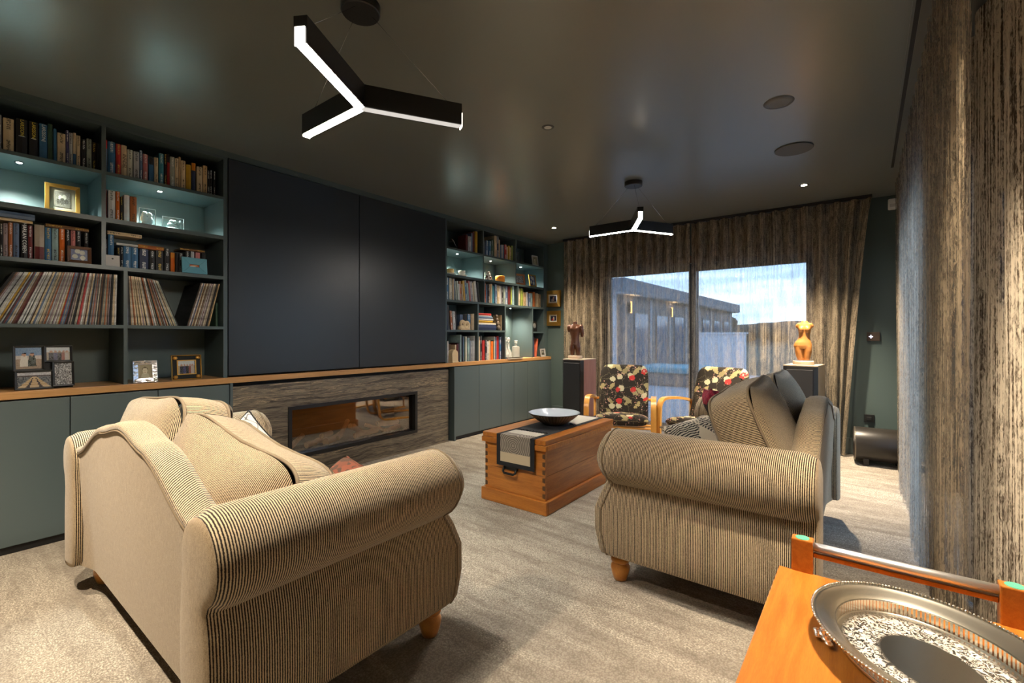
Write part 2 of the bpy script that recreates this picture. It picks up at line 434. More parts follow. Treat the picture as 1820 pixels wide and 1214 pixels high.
# near bookcase
YL = -0.42
bcL = thing('bookcase', 'dark green built-in bookcase of books and records left of the charcoal panels', 'bookcase')
box('back_panel', PAINT, bcL, BX-0.02, BX, YL, 1.39, 0.868, 2.455)
box('top_board', SHELF, bcL, BX, UX, YL, 1.39, 2.435, 2.455)
box('side_panel', SHELF, bcL, BX, UX, YL, YL+T, 0.868, 2.435)
box('side_panel', SHELF, bcL, BX, UX, 1.362, 1.388, 0.868, 2.435)
Ya, Yd, Yr, Yb_ = YL+T, 0.708, 0.812, 1.362
for z0, z1 in ((2.145, 2.165), (1.858, 1.885), (1.572, 1.595), (1.215, 1.235)):
    box('shelf', SHELF, bcL, BX, UX, Ya, Yb_, z0, z1)
for (yc, z0, z1) in ((Yd, 2.165, 2.435), (Yd, 1.885, 2.145), (Yd, 1.595, 1.858), (Yr, 1.235, 1.572), (Yr, 0.868, 1.215), (0.0, 2.165, 2.435), (0.0, 1.885, 2.145)):
    box('divider', SHELF, bcL, BX, UX, yc-0.010, yc+0.010, z0, z1)
shelf_led(bcL, -3.775, 0.37, 2.145); shelf_led(bcL, -3.775, 1.02, 2.145)
# far bookcase
bcR = thing('bookcase', 'dark green built-in bookcase between the charcoal panels and the curtained wall', 'bookcase')
box('back_panel', PAINT, bcR, BX-0.02, BX, 3.56, 5.53, 0.868, 2.455)
box('top_board', SHELF, bcR, BX, UX, 3.56, 5.53, 2.435, 2.455)
box('side_panel', SHELF, bcR, BX, UX, 3.564, 3.584, 0.868, 2.435)
box('side_panel', SHELF, bcR, BX, UX, 5.505, 5.53, 0.868, 2.435)
for z0, z1 in ((2.130, 2.150), (1.828, 1.852), (1.545, 1.570)):
    box('shelf', SHELF, bcR, BX, UX, 3.584, 5.505, z0, z1)
box('shelf', SHELF, bcR, BX, UX, 3.584, 4.608, 1.212, 1.235)
box('shelf', SHELF, bcR, BX, UX, 5.242, 5.505, 1.205, 1.225)
for (yc, z0, z1) in ((4.195, 2.15, 2.435), (4.845, 2.15, 2.435), (4.195, 1.852, 2.13), (4.845, 1.852, 2.13), (4.215, 1.57, 1.828), (4.895, 1.57, 1.828), (4.100, 1.235, 1.545), (4.100, 0.868, 1.212), (4.618, 0.868, 1.545), (5.232, 0.868, 1.545)):
    box('divider', SHELF, bcR, BX, UX, yc-0.010, yc+0.010, z0, z1)
shelf_led(bcR, -3.80, 3.90, 2.130, NICHE_W*0.85, (0.93, 1.0, 0.93)); shelf_led(bcR, -3.82, 4.53, 2.130, NICHE_W*0.85, (1.0, 0.93, 0.78)); shelf_led(bcR, -3.82, 5.18, 2.130, NICHE_W*0.7)
shelf_led(bcR, -3.86, 5.0, 1.545, NICHE_W*0.5, (1.0, 0.92, 0.76))
# filler beside the far bookcase
struct(box('trim_1', PAINT, None, XL, UX-0.03, 5.53, YB, 0.868, ZC))
m = MB(); m.box(XL, UX-0.01, YL, 5.53, 2.455, ZC)
struct(m.build('trim_2', PAINT))
# tall charcoal doors hiding the screen
tv = thing('wall_cabinet', 'pair of tall charcoal cabinet doors above the fireplace', 'cabinet')
box('carcass', BLACKM, tv, BX, -3.675, 1.39, 3.56, 0.875, 2.45)
box('door', PANEL, tv, -3.672, -3.645, 1.394, 2.474, 0.880, 2.447, 0.002)
box('door', PANEL, tv, -3.672, -3.645, 2.480, 3.558, 0.880, 2.447, 0.002)
# oak worktop
wt = tag(box('worktop', OAK, None, XL, -3.62, YL, 5.655, 0.827, 0.868, 0.003), 'long oak worktop running under both bookcases and over the fireplace', 'worktop')
# base cabinets
def base_cab(label, ya, yb, joints, zt=0.80):
    c = thing('base_cabinet', label, 'cabinet')
    box('carcass', TOEKICK, c, XL+0.003, -3.665, ya, yb, 0.045, 0.826)
    box('toe_kick', TOEKICK, c, XL+0.003, -3.64, ya, yb, 0, 0.042)
    js = [ya]+list(joints)+[yb]
    for a, b in zip(js[:-1], js[1:]):
        box('door', PAINT_DOOR, c, -3.664, -3.622, a+0.002, b-0.002, 0.044, 0.818, 0.0015)
    return c
base_cab('grey green base cabinets under the record shelves, beside the near sofa', YL, 1.392, (0.11, 0.556, 0.97))
m_ = base_cab('grey green base cabinets under the far bookcase, behind the chest', 3.69, 5.655, (4.087, 4.501, 4.769, 5.071, 5.341))
tag(box('end_panel', PAINT_DOOR, None, XL, -3.615, 3.665, 3.688, 0, 0.826), 'narrow grey green end panel right of the stone fireplace surround', 'panel')
tag(box('end_panel', PAINT_DOOR, None, XL, -3.618, 1.394, 1.412, 0, 0.826), 'narrow grey green end panel left of the stone fireplace surround', 'panel')
box('shadow_gap', BLACKM, m_, XL+0.003, -3.70, 3.615, 3.663, 0.0, 0.826)
# stone surround
fp = thing('fireplace_surround', 'brown veined stone surround of the long fireplace', 'fireplace')
SX = -3.655
FY0, FY1, FZ0, FZ1 = 1.83, 3.165, 0.175, 0.600
for (a, b, c, d) in ((1.414, 2.02, FZ1, 0.795), (2.022, 3.61, FZ1, 0.795), (1.414, FY0, 0.0, FZ1-0.001), (FY1, 3.61, 0.0, FZ1-0.001), (FY0+0.001, FY1-0.001, 0.0, FZ0)):
    box('stone_slab', STONE, fp, -3.76, SX, a, b, c, d)
box('shadow_gap', BLACKM, fp, -3.76, -3.70, 1.414, 3.61, 0.795, 0.826)
fi = thing('fireplace', 'long black framed glass fireplace insert holding logs and pebbles', 'fireplace')
m = MB(); f_ = 0.03
m.box(-3.80, -3.648, FY0, FY0+f_, FZ0, FZ1); m.box(-3.80, -3.648, FY1-f_, FY1, FZ0, FZ1)
m.box(-3.80, -3.648, FY0+f_, FY1-f_, FZ0, FZ0+f_); m.box(-3.80, -3.648, FY0+f_, FY1-f_, FZ1-f_, FZ1)
m.build('frame', BLACK, fi)
m = MB(); m.box(-4.02, -4.0, FY0, FY1, FZ0, FZ1); m.box(-4.0, -3.80, FY0, FY0+0.02, FZ0, FZ1); m.box(-4.0, -3.80, FY1-0.02, FY1, FZ0, FZ1)
m.box(-4.0, -3.80, FY0+0.02, FY1-0.02, FZ0, FZ0+0.02); m.box(-4.0, -3.80, FY0+0.02, FY1-0.02, FZ1-0.02, FZ1)
m.build('firebox', plain('firebox_black', (0.018, 0.014, 0.012), 0.5), fi)
def fpglass():
    t = NT('fireplace_glass'); g = t.n('ShaderNodeBsdfGlossy', {'Color': (0.95, 0.9, 0.85, 1), 'Roughness': 0.03})
    tr = t.n('ShaderNodeBsdfTransparent', {'Color': (0.78, 0.74, 0.70, 1)})
    mxs = t.n('ShaderNodeMixShader', {0: 0.15, 1: tr.outputs[0], 2: g.outputs[0]}); t.t.links.new(mxs.outputs[0], t.out.inputs[0]); return t.m
box('glass', fpglass(), fi, -3.702, -3.697, FY0+f_, FY1-f_, FZ0+f_, FZ1-f_)
LOG = wood('log_bark', (0.26, 0.13, 0.06), (0.44, 0.25, 0.13), (8, 8, 8), 0.8)
LOGE = plain('log_end', (0.60, 0.40, 0.22), 0.8)
rl = random.Random(3)
for (p0, p1, r) in (((-3.78, 2.05, .235), (-3.84, 2.26, .25), .026), ((-3.77, 2.22, .232), (-3.90, 2.44, .24), .030), ((-3.80, 2.20, .285), (-3.92, 2.36, .27), .024), ((-3.76, 2.46, .34), (-3.86, 2.66, .235), .026),
                    ((-3.80, 2.36, .235), (-3.90, 2.52, .36), .022), ((-3.78, 2.52, .235), (-3.80, 2.78, .245), .027), ((-3.88, 2.70, .30), (-3.80, 2.86, .235), .018), ((-3.82, 2.80, .30), (-3.82, 3.04, .285), .030), ((-3.77, 2.86, .23), (-3.84, 3.08, .235), .024), ((-3.80, 1.92, .24), (-3.90, 2.08, .30), .022)):
    a, b = Vector(p0), Vector(p1)
    pts = [a.lerp(b, k/5)+Vector((rl.uniform(-.006, .006), 0, rl.uniform(-.006, .006))) for k in range(6)]
    lg = MB().tube(pts, [r*rl.uniform(.88, 1.08) for _ in pts], 10).build('log', LOG, fi, smooth=True, angle=0.7)
    d = (a-b).normalized(); MB().tube([a+d*0.001, a+d*0.003], r*0.93, 10).build('log_end', LOGE, lg)
for k in range(46):
    y = FY0+0.07+k*(FY1-FY0-0.14)/45; s_ = rl.uniform(.010, .019)
    MB().sphere((-3.728-rl.uniform(0, .03), y, FZ0+f_+s_*0.45), s_, 8, 5, 1, rl.uniform(.9, 1.5), 0.6).build('pebble', plain('pebble_grey', (0.34, 0.32, 0.30), 0.6), fi, smooth=True)

ROWS = {
 'A1': [(0.273,0.01,0.19,'navy'),(0.285,0.013,0.195,'grey'),(0.303,0.04,0.185,'cream','k'),(0.352,0.043,0.201,'black','LY'),(0.401,0.035,0.202,'black','LY'),(0.441,0.033,0.204,'blue','LW'),(0.476,0.02,0.217,'green'),(0.499,0.013,0.195,'blue'),(0.514,0.035,0.178,'cream','k'),(0.55,0.013,0.204,'violet','w'),(0.564,0.016,0.196,'grey','k'),(0.581,0.014,0.201,'cream','B'),(0.596,0.018,0.191,'cream','k'),(0.617,0.021,0.172,'black','w'),(0.64,0.023,0.186,'sage','k'),(0.664,0.022,0.174,'black','g'),(0.687,0.009,0.169,'black')],
 'A2': [(0.718,0.017,0.205,'slate','R'),(0.738,0.035,0.204,'blue','w'),(0.776,0.025,0.201,'red','g'),(0.803,0.028,0.203,'cream','IN'),(0.833,0.028,0.185,'pale','k'),(0.864,0.029,0.181,'grey','k'),(0.895,0.016,0.199,'slate','w'),(0.913,0.026,0.181,'pink','w'),(0.943,0.027,0.165,'blue','K'),(0.973,0.021,0.177,'cream','k'),(0.997,0.026,0.211,'teal','w'),(1.025,0.016,0.214,'black','g'),(1.041,0.015,0.219,'red','K'),(1.058,0.027,0.207,'sage','w'),(1.086,0.019,0.204,'cream','k'),(1.107,0.013,0.22,'tan'),(1.121,0.025,0.2,'cream','k'),(1.15,0.03,0.182,'mustard'),(1.183,0.025,0.203,'navy','O'),(1.213,0.034,0.185,'cream','k'),(1.251,0.026,0.203,'tan','k'),(1.279,0.014,0.174,'black','w'),(1.294,0.015,0.182,'black','w'),(1.318,0.014,0.181,'black','w')],
 'B1': [(0.275,0.015,0.178,'maroon'),(0.292,0.011,0.178,'black','w'),(0.304,0.018,0.184,'mauve','k'),(0.323,0.016,0.191,'rust','w'),(0.341,0.023,0.192,'slate','k'),(0.369,0.026,0.191,'black','HC'),(0.397,0.019,0.189,'maroon','w'),(0.421,0.041,0.199,'taupe','M'),(0.463,0.027,0.19,'blue','g'),(0.493,0.027,0.192,'paleteal','k'),(0.523,0.024,0.194,'orange','w'),(0.549,0.019,0.192,'black','w'),(0.571,0.021,0.193,'pink','k'),(0.593,0.022,0.193,'black','w'),(0.63,0.02,0.19,'black','w')],
 'B2': [(0.718,0.017,0.181,'maroon','w'),(0.739,0.034,0.181,'white','k'),(0.776,0.019,0.182,'orange','w'),(0.797,0.015,0.155,'black','g'),(0.817,0.028,0.172,'white'),(0.847,0.034,0.169,'rust','k')],
 'B3': [(0.719,0.016,0.167,'black','w'),(0.739,0.028,0.199,'blue','w'),(0.781,0.018,0.125,'black','g'),(0.8,0.012,0.131,'black','w'),(0.814,0.038,0.139,'blue','w'),(0.853,0.036,0.137,'blue','w'),(0.893,0.047,0.133,'navy','w'),(0.946,0.03,0.129,'black','w'),(0.98,0.041,0.135,'black','g'),(1.028,0.028,0.156,'black','w'),(1.062,0.024,0.134,'orange','O'),(1.088,0.019,0.134,'black'),(1.11,0.023,0.137,'black','w'),(1.146,0.023,0.154,'black','w'),(1.18,0.02,0.158,'grey'),(1.207,0.027,0.155,'pink'),(1.248,0.021,0.156,'black')],
 'C1': [(3.946,0.032,0.2,'maroon'),(3.981,0.051,0.188,'grey','k'),(4.035,0.02,0.234,'slate'),(4.068,0.026,0.255,'maroon'),(4.101,0.041,0.267,'mustard')],
 'C2': [(4.253,0.021,0.188,'white','k'),(4.296,0.047,0.19,'slate','w'),(4.347,0.044,0.193,'blue','w'),(4.395,0.032,0.21,'green','w'),(4.432,0.029,0.226,'green'),(4.464,0.045,0.278,'cream','k'),(4.512,0.045,0.278,'navy','w'),(4.56,0.017,0.241,'cream'),(4.581,0.027,0.181,'slate'),(4.612,0.027,0.186,'grey'),(4.643,0.024,0.191,'slate'),(4.676,0.044,0.2,'red','w'),(4.722,0.024,0.176,'cream'),(4.75,0.027,0.194,'mustard'),(4.781,0.031,0.18,'cream','k'),(4.817,0.032,0.205,'lime')],
 'D1': [(3.618,0.048,0.248,'blue','w'),(3.676,0.044,0.246,'pale','k'),(3.722,0.023,0.244,'tan'),(3.747,0.017,0.247,'slate'),(3.767,0.026,0.221,'sage'),(3.795,0.026,0.228,'sage','w'),(3.825,0.019,0.196,'white'),(3.845,0.022,0.23,'rust','w'),(3.87,0.016,0.2,'cream'),(3.889,0.033,0.241,'mustard'),(3.924,0.033,0.248,'blue','w'),(3.96,0.028,0.22,'paleteal'),(3.991,0.022,0.25,'pink'),(4.016,0.037,0.241,'grey','k'),(4.056,0.023,0.231,'cream'),(4.081,0.023,0.247,'pale'),(4.107,0.02,0.259,'white'),(4.139,0.038,0.241,'black'),(4.179,0.013,0.248,'pale')],
 'D2': [(4.263,0.04,0.24,'orange','w'),(4.313,0.024,0.232,'slate'),(4.341,0.026,0.233,'black','w'),(4.37,0.024,0.24,'tan'),(4.397,0.023,0.244,'cream'),(4.423,0.042,0.224,'teal'),(4.468,0.045,0.245,'slate','w'),(4.52,0.049,0.238,'cream','k'),(4.572,0.038,0.235,'grey'),(4.614,0.027,0.233,'black','w'),(4.645,0.042,0.236,'sage','k'),(4.691,0.051,0.243,'slate','w'),(4.746,0.052,0.243,'maroon'),(4.801,0.028,0.234,'lime'),(4.833,0.041,0.252,'paleteal')],
 'D3': [(4.935,0.037,0.233,'mustard','R'),(4.975,0.039,0.239,'cream','k'),(5.019,0.055,0.241,'lime','k'),(5.087,0.065,0.193,'tan','k'),(5.155,0.041,0.2,'grey'),(5.209,0.049,0.186,'slate','w'),(5.261,0.042,0.19,'paleteal','k'),(5.313,0.06,0.215,'rust'),(5.405,0.033,0.2,'cream'),(5.442,0.071,0.193,'tan','k')],
 'E1': [(3.629,0.017,0.269,'navy'),(3.648,0.031,0.275,'black'),(3.684,0.031,0.216,'rust','w'),(3.718,0.04,0.21,'white','k'),(3.76,0.017,0.207,'black'),(3.844,0.047,0.179,'slate'),(3.895,0.069,0.185,'black'),(3.976,0.024,0.187,'blue','w'),(4.003,0.025,0.184,'blue','w'),(4.037,0.025,0.189,'tan'),(4.065,0.031,0.195,'cream')],
 'E2': [(4.587,0.025,0.196,'tan')],
 'F1': [(3.623,0.012,0.291,'white'),(3.64,0.017,0.239,'white'),(3.769,0.022,0.197,'cream'),(3.798,0.02,0.209,'maroon'),(3.821,0.023,0.217,'black'),(3.847,0.018,0.311,'paleteal'),(3.867,0.022,0.302,'black'),(3.892,0.015,0.29,'slate'),(3.909,0.024,0.29,'green'),(3.935,0.025,0.29,'pale'),(3.97,0.034,0.277,'paleteal','k'),(4.006,0.015,0.244,'slate'),(4.025,0.028,0.244,'grey','k'),(4.056,0.019,0.243,'white'),(4.078,0.019,0.298,'white')],
 'F2': [(4.164,0.026,0.29,'cream'),(4.199,0.029,0.298,'black','w'),(4.232,0.046,0.246,'red'),(4.281,0.037,0.246,'black','w'),(4.322,0.03,0.232,'white','k'),(4.355,0.034,0.241,'cream'),(4.396,0.045,0.231,'orange'),(4.443,0.012,0.24,'green'),(4.457,0.019,0.289,'pale'),(4.48,0.028,0.285,'slate'),(4.511,0.043,0.294,'red'),(4.565,0.029,0.284,'blue','w'),(4.598,0.025,0.289,'navy','w')],
 'G1': [(5.318,0.047,0.281,'navy'),(5.368,0.094,0.258,'coral')],
}

# ---------------------------------------------------------------- books and records
CN = dict(navy=(0.018, 0.028, 0.07), grey=(0.42, 0.43, 0.44), cream=(0.60, 0.47, 0.29), black=(0.012, 0.011, 0.011), blue=(0.035, 0.13, 0.26), green=(0.035, 0.075, 0.045),
          violet=(0.05, 0.045, 0.13), sage=(0.30, 0.34, 0.28), slate=(0.10, 0.15, 0.24), red=(0.36, 0.022, 0.018), pale=(0.52, 0.52, 0.43), pink=(0.50, 0.17, 0.16), teal=(0.035, 0.20, 0.27),
          tan=(0.48, 0.33, 0.17), mustard=(0.46, 0.27, 0.02), maroon=(0.13, 0.022, 0.02), mauve=(0.30, 0.23, 0.24), rust=(0.36, 0.11, 0.03), taupe=(0.33, 0.28, 0.22), paleteal=(0.26, 0.38, 0.38),
          orange=(0.62, 0.13, 0.01), white=(0.62, 0.62, 0.60), lime=(0.28, 0.33, 0.06), coral=(0.52, 0.12, 0.06), brown=(0.15, 0.07, 0.03))
CW = dict(paleteal='pale teal', pale='off-white', lime='olive green', sage='sage green', coral='coral red', teal='teal blue', slate='slate blue')
INK = dict(k=(0.03, 0.025, 0.02), w=(0.75, 0.75, 0.72), g=(0.62, 0.42, 0.08))
BLK = dict(R=((0.45, 0.03, 0.03), 1), B=((0.03, 0.10, 0.20), 0), K=((0.012, 0.011, 0.011), 1), O=((0.6, 0.22, 0.02), 1), M=((0.12, 0.02, 0.02), 0))
def cover_mat(c, opt):
    key = 'book_%s_%s' % (c, opt)
    if key in MATS: return MATS[key]
    t = NT(key); g = t.sep(t.coord('Generated')); o = t.coord()
    col = (*CN[c], 1.0)
    tone = t.ramp(t.noise(o, 22, 2), 0.3, 0.7, tuple(x*0.82 for x in CN[c]), tuple(min(1, x*1.1) for x in CN[c]))
    spine = t.math('LESS_THAN', g[1], 0.04)
    if opt in INK:
        cell = t.noise(t.mapping(o, (130, 1, 190)), 1.0, 2, 0.6)
        band = t.math('MULTIPLY', t.math('MULTIPLY', t.math('GREATER_THAN', g[0], 0.30), t.math('LESS_THAN', g[0], 0.70)),
                      t.math('GREATER_THAN', t.math('SINE', t.math('ADD', t.math('MULTIPLY', g[2], 8.5), 0.3)), -0.25))
        inn = t.math('MULTIPLY', t.math('MULTIPLY', t.math('GREATER_THAN', cell, 0.49), band), spine)
        tone = t.mix(t.math('MULTIPLY', inn, 0.85), tone, INK[opt])
    elif opt in BLK:
        cc, top = BLK[opt]
        f = t.math('GREATER_THAN', g[2], 0.74) if top else t.math('LESS_THAN', g[2], 0.38)
        tone = t.mix(t.math('MULTIPLY', f, spine), tone, cc)
    t.principled(tone, 0.42, 0, None, 0.4)
    MATS[key] = t.m; return t.m
def text_mesh(txt, size, mat, parent, mtx, name='title'):
    cu = bpy.data.curves.new('txt', 'FONT'); cu.body = txt; cu.size = size; cu.align_x = 'CENTER'; cu.align_y = 'CENTER'; cu.extrude = 0.0003; cu.resolution_u = 2
    tmp = bpy.data.objects.new('txt', cu); COL.objects.link(tmp)
    dg = bpy.context.evaluated_depsgraph_get(); me = bpy.data.meshes.new_from_object(tmp.evaluated_get(dg))
    bpy.data.objects.remove(tmp); bpy.data.curves.remove(cu)
    me.transform(mtx); me.materials.clear(); me.materials.append(mat); me.name = name
    o = bpy.data.objects.new(name, me); COL.objects.link(o); o.parent = parent; return o
# local frame of a book: x thickness, y depth (spine at 0), z up;  text runs down the spine
SPINE_M = Matrix(((0, 1, 0, 0), (0, 0, -1, 0), (-1, 0, 0, 0), (0, 0, 0, 1)))
def make_book(label, th, h, c, opt='', loc=(0, 0, 0), rot=(0, 0, PI/2), group=None, depth=None, name='book'):
    d = depth or max(0.10, min(0.20, h*0.66)); th = max(th-0.0012, 0.006); b = min(0.0022, th*0.18)
    mb = MB(); bow = min(0.004, th*0.12)
    mb.prism([(0, 0.002), (th*0.5, -bow), (th, 0.002), (th, d), (th-b, d), (th-b, b+0.002), (b, b+0.002), (b, d), (0, d)], 0, h)
    realopt = opt if (opt in INK or opt in BLK) else ''
    o = mb.build(name, cover_mat(c, realopt), None, loc=loc, rot=rot)
    tag(o, label, 'book', group)
    MB().box(b, th-b, b+0.002, d-0.004, 0.003, h-0.003).build('pages', PAPER, o)
    def put(txt, size, colr, z):
        tm = plain('ink_'+colr, {'y': (0.72, 0.55, 0.05), 'w': (0.8, 0.8, 0.8), 'k': (0.03, 0.02, 0.02)}[colr], 0.5)
        text_mesh(txt, size, tm, o, Matrix.Translation((th/2, -bow-0.0006, z)) @ SPINE_M)
    if opt in ('LY', 'LW'):
        put('LARSSON', 0.021, 'y' if opt == 'LY' else 'w', h*0.76)
        MB().box(th*0.2, th*0.8, -bow-0.0008, -bow+0.0005, h*0.52, h*0.53).build('rule', plain('ink_w', (0.8, 0.8, 0.8), 0.5), o)
    elif opt == 'IN': put('INFIDEL', 0.026, 'k', h*0.5)
    elif opt == 'HC': put('HARLAN COBEN', 0.022, 'w', h*0.6)
    return o
PLACE = {'A1': ('top shelf of the near bookcase, left bay', 2.165), 'A2': ('top shelf of the near bookcase, right bay', 2.165), 'B1': ('shelf above the records, left bay', 1.595), 'B2': ('lit niche beside the glass blocks', 1.885),
         'B3': ('shelf above the records, right bay', 1.595), 'C1': ('top shelf of the far bookcase, left bay', 2.15), 'C2': ('top shelf of the far bookcase, middle bay', 2.15),
         'D1': ('far bookcase shelf below the cups', 1.57), 'D2': ('far bookcase shelf below the orange pot', 1.57), 'D3': ('far bookcase shelf below two gilt photos', 1.57), 'E1': ('far bookcase bay with the shell ornament', 1.235), 'E2': ('far bookcase bay with the book pile', 1.235),
         'F1': ('worktop bay with the cream bookend', 0.868), 'F2': ('worktop bay left of the decanters', 0.868), 'G1': ('worktop corner right of the decanters', 0.868)}
rb = random.Random(11)
LEAN = {'D1': lambda k: 0.0 if k < 4 else -0.05-0.006*k, 'E1': lambda k: -0.08 if k < 5 else 0, 'G1': lambda k: 0 if k == 0 else 0.16, 'C2': lambda k: 0.04 if k in (1, 2, 3) else 0}
for key, items in ROWS.items():
    desc, zs = PLACE[key]
    for k, it in enumerate(items):
        y, th, h, c = it[:4]; opt = it[4] if len(it) > 4 else ''
        lean = LEAN.get(key, lambda k: 0)(k)
        if key == 'D1' and lean: h = h*0.985
        th2 = th*(math.cos(lean)) if key != 'G1' else 0.035
        zz = zs+0.0004+th2*abs(math.sin(lean)) if lean > 0 else zs+0.0004
        yy = y
        if lean < 0: yy = y+0.02*min(k/10, 1)+(0.012 if key == 'E1' else 0)
        if key == 'D1' and k >= 18: yy -= 0.012
        x = -3.70+rb.uniform(-0.006, 0.004)
        lab = '%s book, %s from left, %s' % (CW.get(c, c), nth(k+1), desc)
        make_book(lab, th2, h, c, opt, (x, yy, zz), (0, lean, PI/2), 'books: '+desc)
def flat_book(label, y0, y1, z, th, c, x=-3.70, opt='', yaw=0.0, d=0.14):
    L = y1-y0
    o = make_book(label, th, L, c, opt, (x, y0, z+th), (0, PI/2, PI/2+yaw), 'books lying flat on other books', d)
    return o
zb = 1.595
flat_book('large slate blue book lying flat over the standing books, near bookcase left', 0.19, 0.423, zb+0.200+0.018, 0.034, 'slate')
flat_book('cream book lying flat under the slate blue one, near bookcase left', 0.17, 0.415, zb+0.1995, 0.016, 'cream', opt='g')
flat_book('dark gilt lettered book lying flat above the brown framed photo', 0.466, 0.650, zb+0.1955, 0.020, 'brown', opt='g')
flat_book('cream book lying topmost over the blue book, near bookcase right bay', 0.735, 0.905, zb+0.200, 0.022, 'cream', opt='k')
flat_book('thin white book lying flat over black and blue books', 0.778, 0.885, zb+0.141, 0.014, 'white')
flat_book('rust red book lying flat over navy and black books', 0.887, 1.023, zb+0.1375, 0.024, 'rust', opt='g')
flat_book('dark gilt book lying flat above the blue photo frame', 1.115, 1.262, zb+0.160, 0.014, 'brown', opt='g')
# far bookcase pile
zt = 1.2352
for k, (y0, y1, th, c, nm) in enumerate(((4.125, 4.500, 0.066, 'navy', 'thick navy book at the bottom of the pile'), (4.13, 4.49, 0.016, 'white', 'thin white book second from bottom of the pile'), (4.14, 4.485, 0.010, 'tan', 'thin tan book in the middle of the pile'),
    (4.14, 4.43, 0.026, 'mustard', 'yellow spined book in the middle of the pile'), (4.13, 4.44, 0.022, 'grey', 'grey book in the upper half of the pile'), (4.125, 4.43, 0.026, 'slate', 'slate blue book third from top of the pile'), (4.125, 4.41, 0.010, 'white', 'thin white book just under the red topmost one'), (4.14, 4.40, 0.028, 'red', 'red book lying topmost on the pile'))):
    flat_book(nm+', far bookcase', y0, y1, zt, th, c, d=0.18); zt += th+0.0006
# records
LPC = ('black', 'white', 'black', 'cream', 'brown', 'black', 'cream', 'tan', 'black', 'grey', 'white', 'taupe', 'brown', 'maroon', 'sage', 'pale', 'black', 'cream', 'taupe', 'white', 'slate', 'rust', 'mauve', 'grey')
lpm = {}
def lp_mesh(th):
    k = round(th*10000)
    if k not in lpm:
        mb = MB().box(0, th, 0, 0.305, 0, 0.312); me = bpy.data.meshes.new('record_sleeve'); me.from_pydata(mb.v, [], mb.f); me.update(); lpm[k] = me
    return lpm[k]
def lp_mat(c):
    key = 'sleeve_'+c
    if key in MATS: return MATS[key]
    t = NT(key); o = t.coord()
    n = t.noise(t.mapping(o, (90, 4, 28)), 1.0, 3, 0.6)
    b = CN[c]; col = t.ramp(n, 0.40, 0.60, tuple(x*0.45 for x in b), tuple(min(0.8, x*1.15+0.01) for x in b))
    t.principled(col, 0.55, 0, None, 0.3); MATS[key] = t.m; return t.m
def records(n, y0, y1, a0, a1, desc, group, seed):
    r = random.Random(seed); ths = [r.uniform(0.7, 1.45) for _ in range(n)]; tot = sum(ths); y = y0
    for k in range(n):
        f = k/max(1, n-1); ang = a0+(a1-a0)*f; step = ths[k]/tot*(y1-y0); th = round(step*math.cos(ang)*0.90, 4)
        c = r.choice(LPC)
        if desc.startswith('the long'):
            c = {10: 'mustard', 18: 'white', 47: 'slate', 46: 'red', 58: 'red', 59: 'pink', 45: 'mustard'}.get(k, c)
        me = lp_mesh(th).copy(); me.materials.append(lp_mat(c))
        o = bpy.data.objects.new('record_sleeve', me); COL.objects.link(o)
        o.location = (-3.69+r.uniform(-0.010, 0.006), y, 1.2354+(th*math.sin(ang) if ang > 0 else 0)); o.rotation_euler = (0, ang, PI/2)
        tag(o, '%s record sleeve, %s from left in %s' % (CW.get(c, c), nth(k+1), desc), 'record', group)
        y += step
records(84, 0.20, 0.775, 0.46, 0.02, 'the long row leaning right', 'records leaning right on the near record shelf', 5)
records(40, 0.826, 1.105, -0.02, -0.36, 'the row leaning left', 'records leaning left beside the divider', 6)
records(24, 1.150, 1.285, 0.27, 0.22, 'the short row leaning right', 'records leaning right beside the charcoal panel', 8)
o = make_book('thin dark green book upright at the right end of the records', 0.016, 0.17, 'green', '', (-3.71, 1.335, 1.2354))

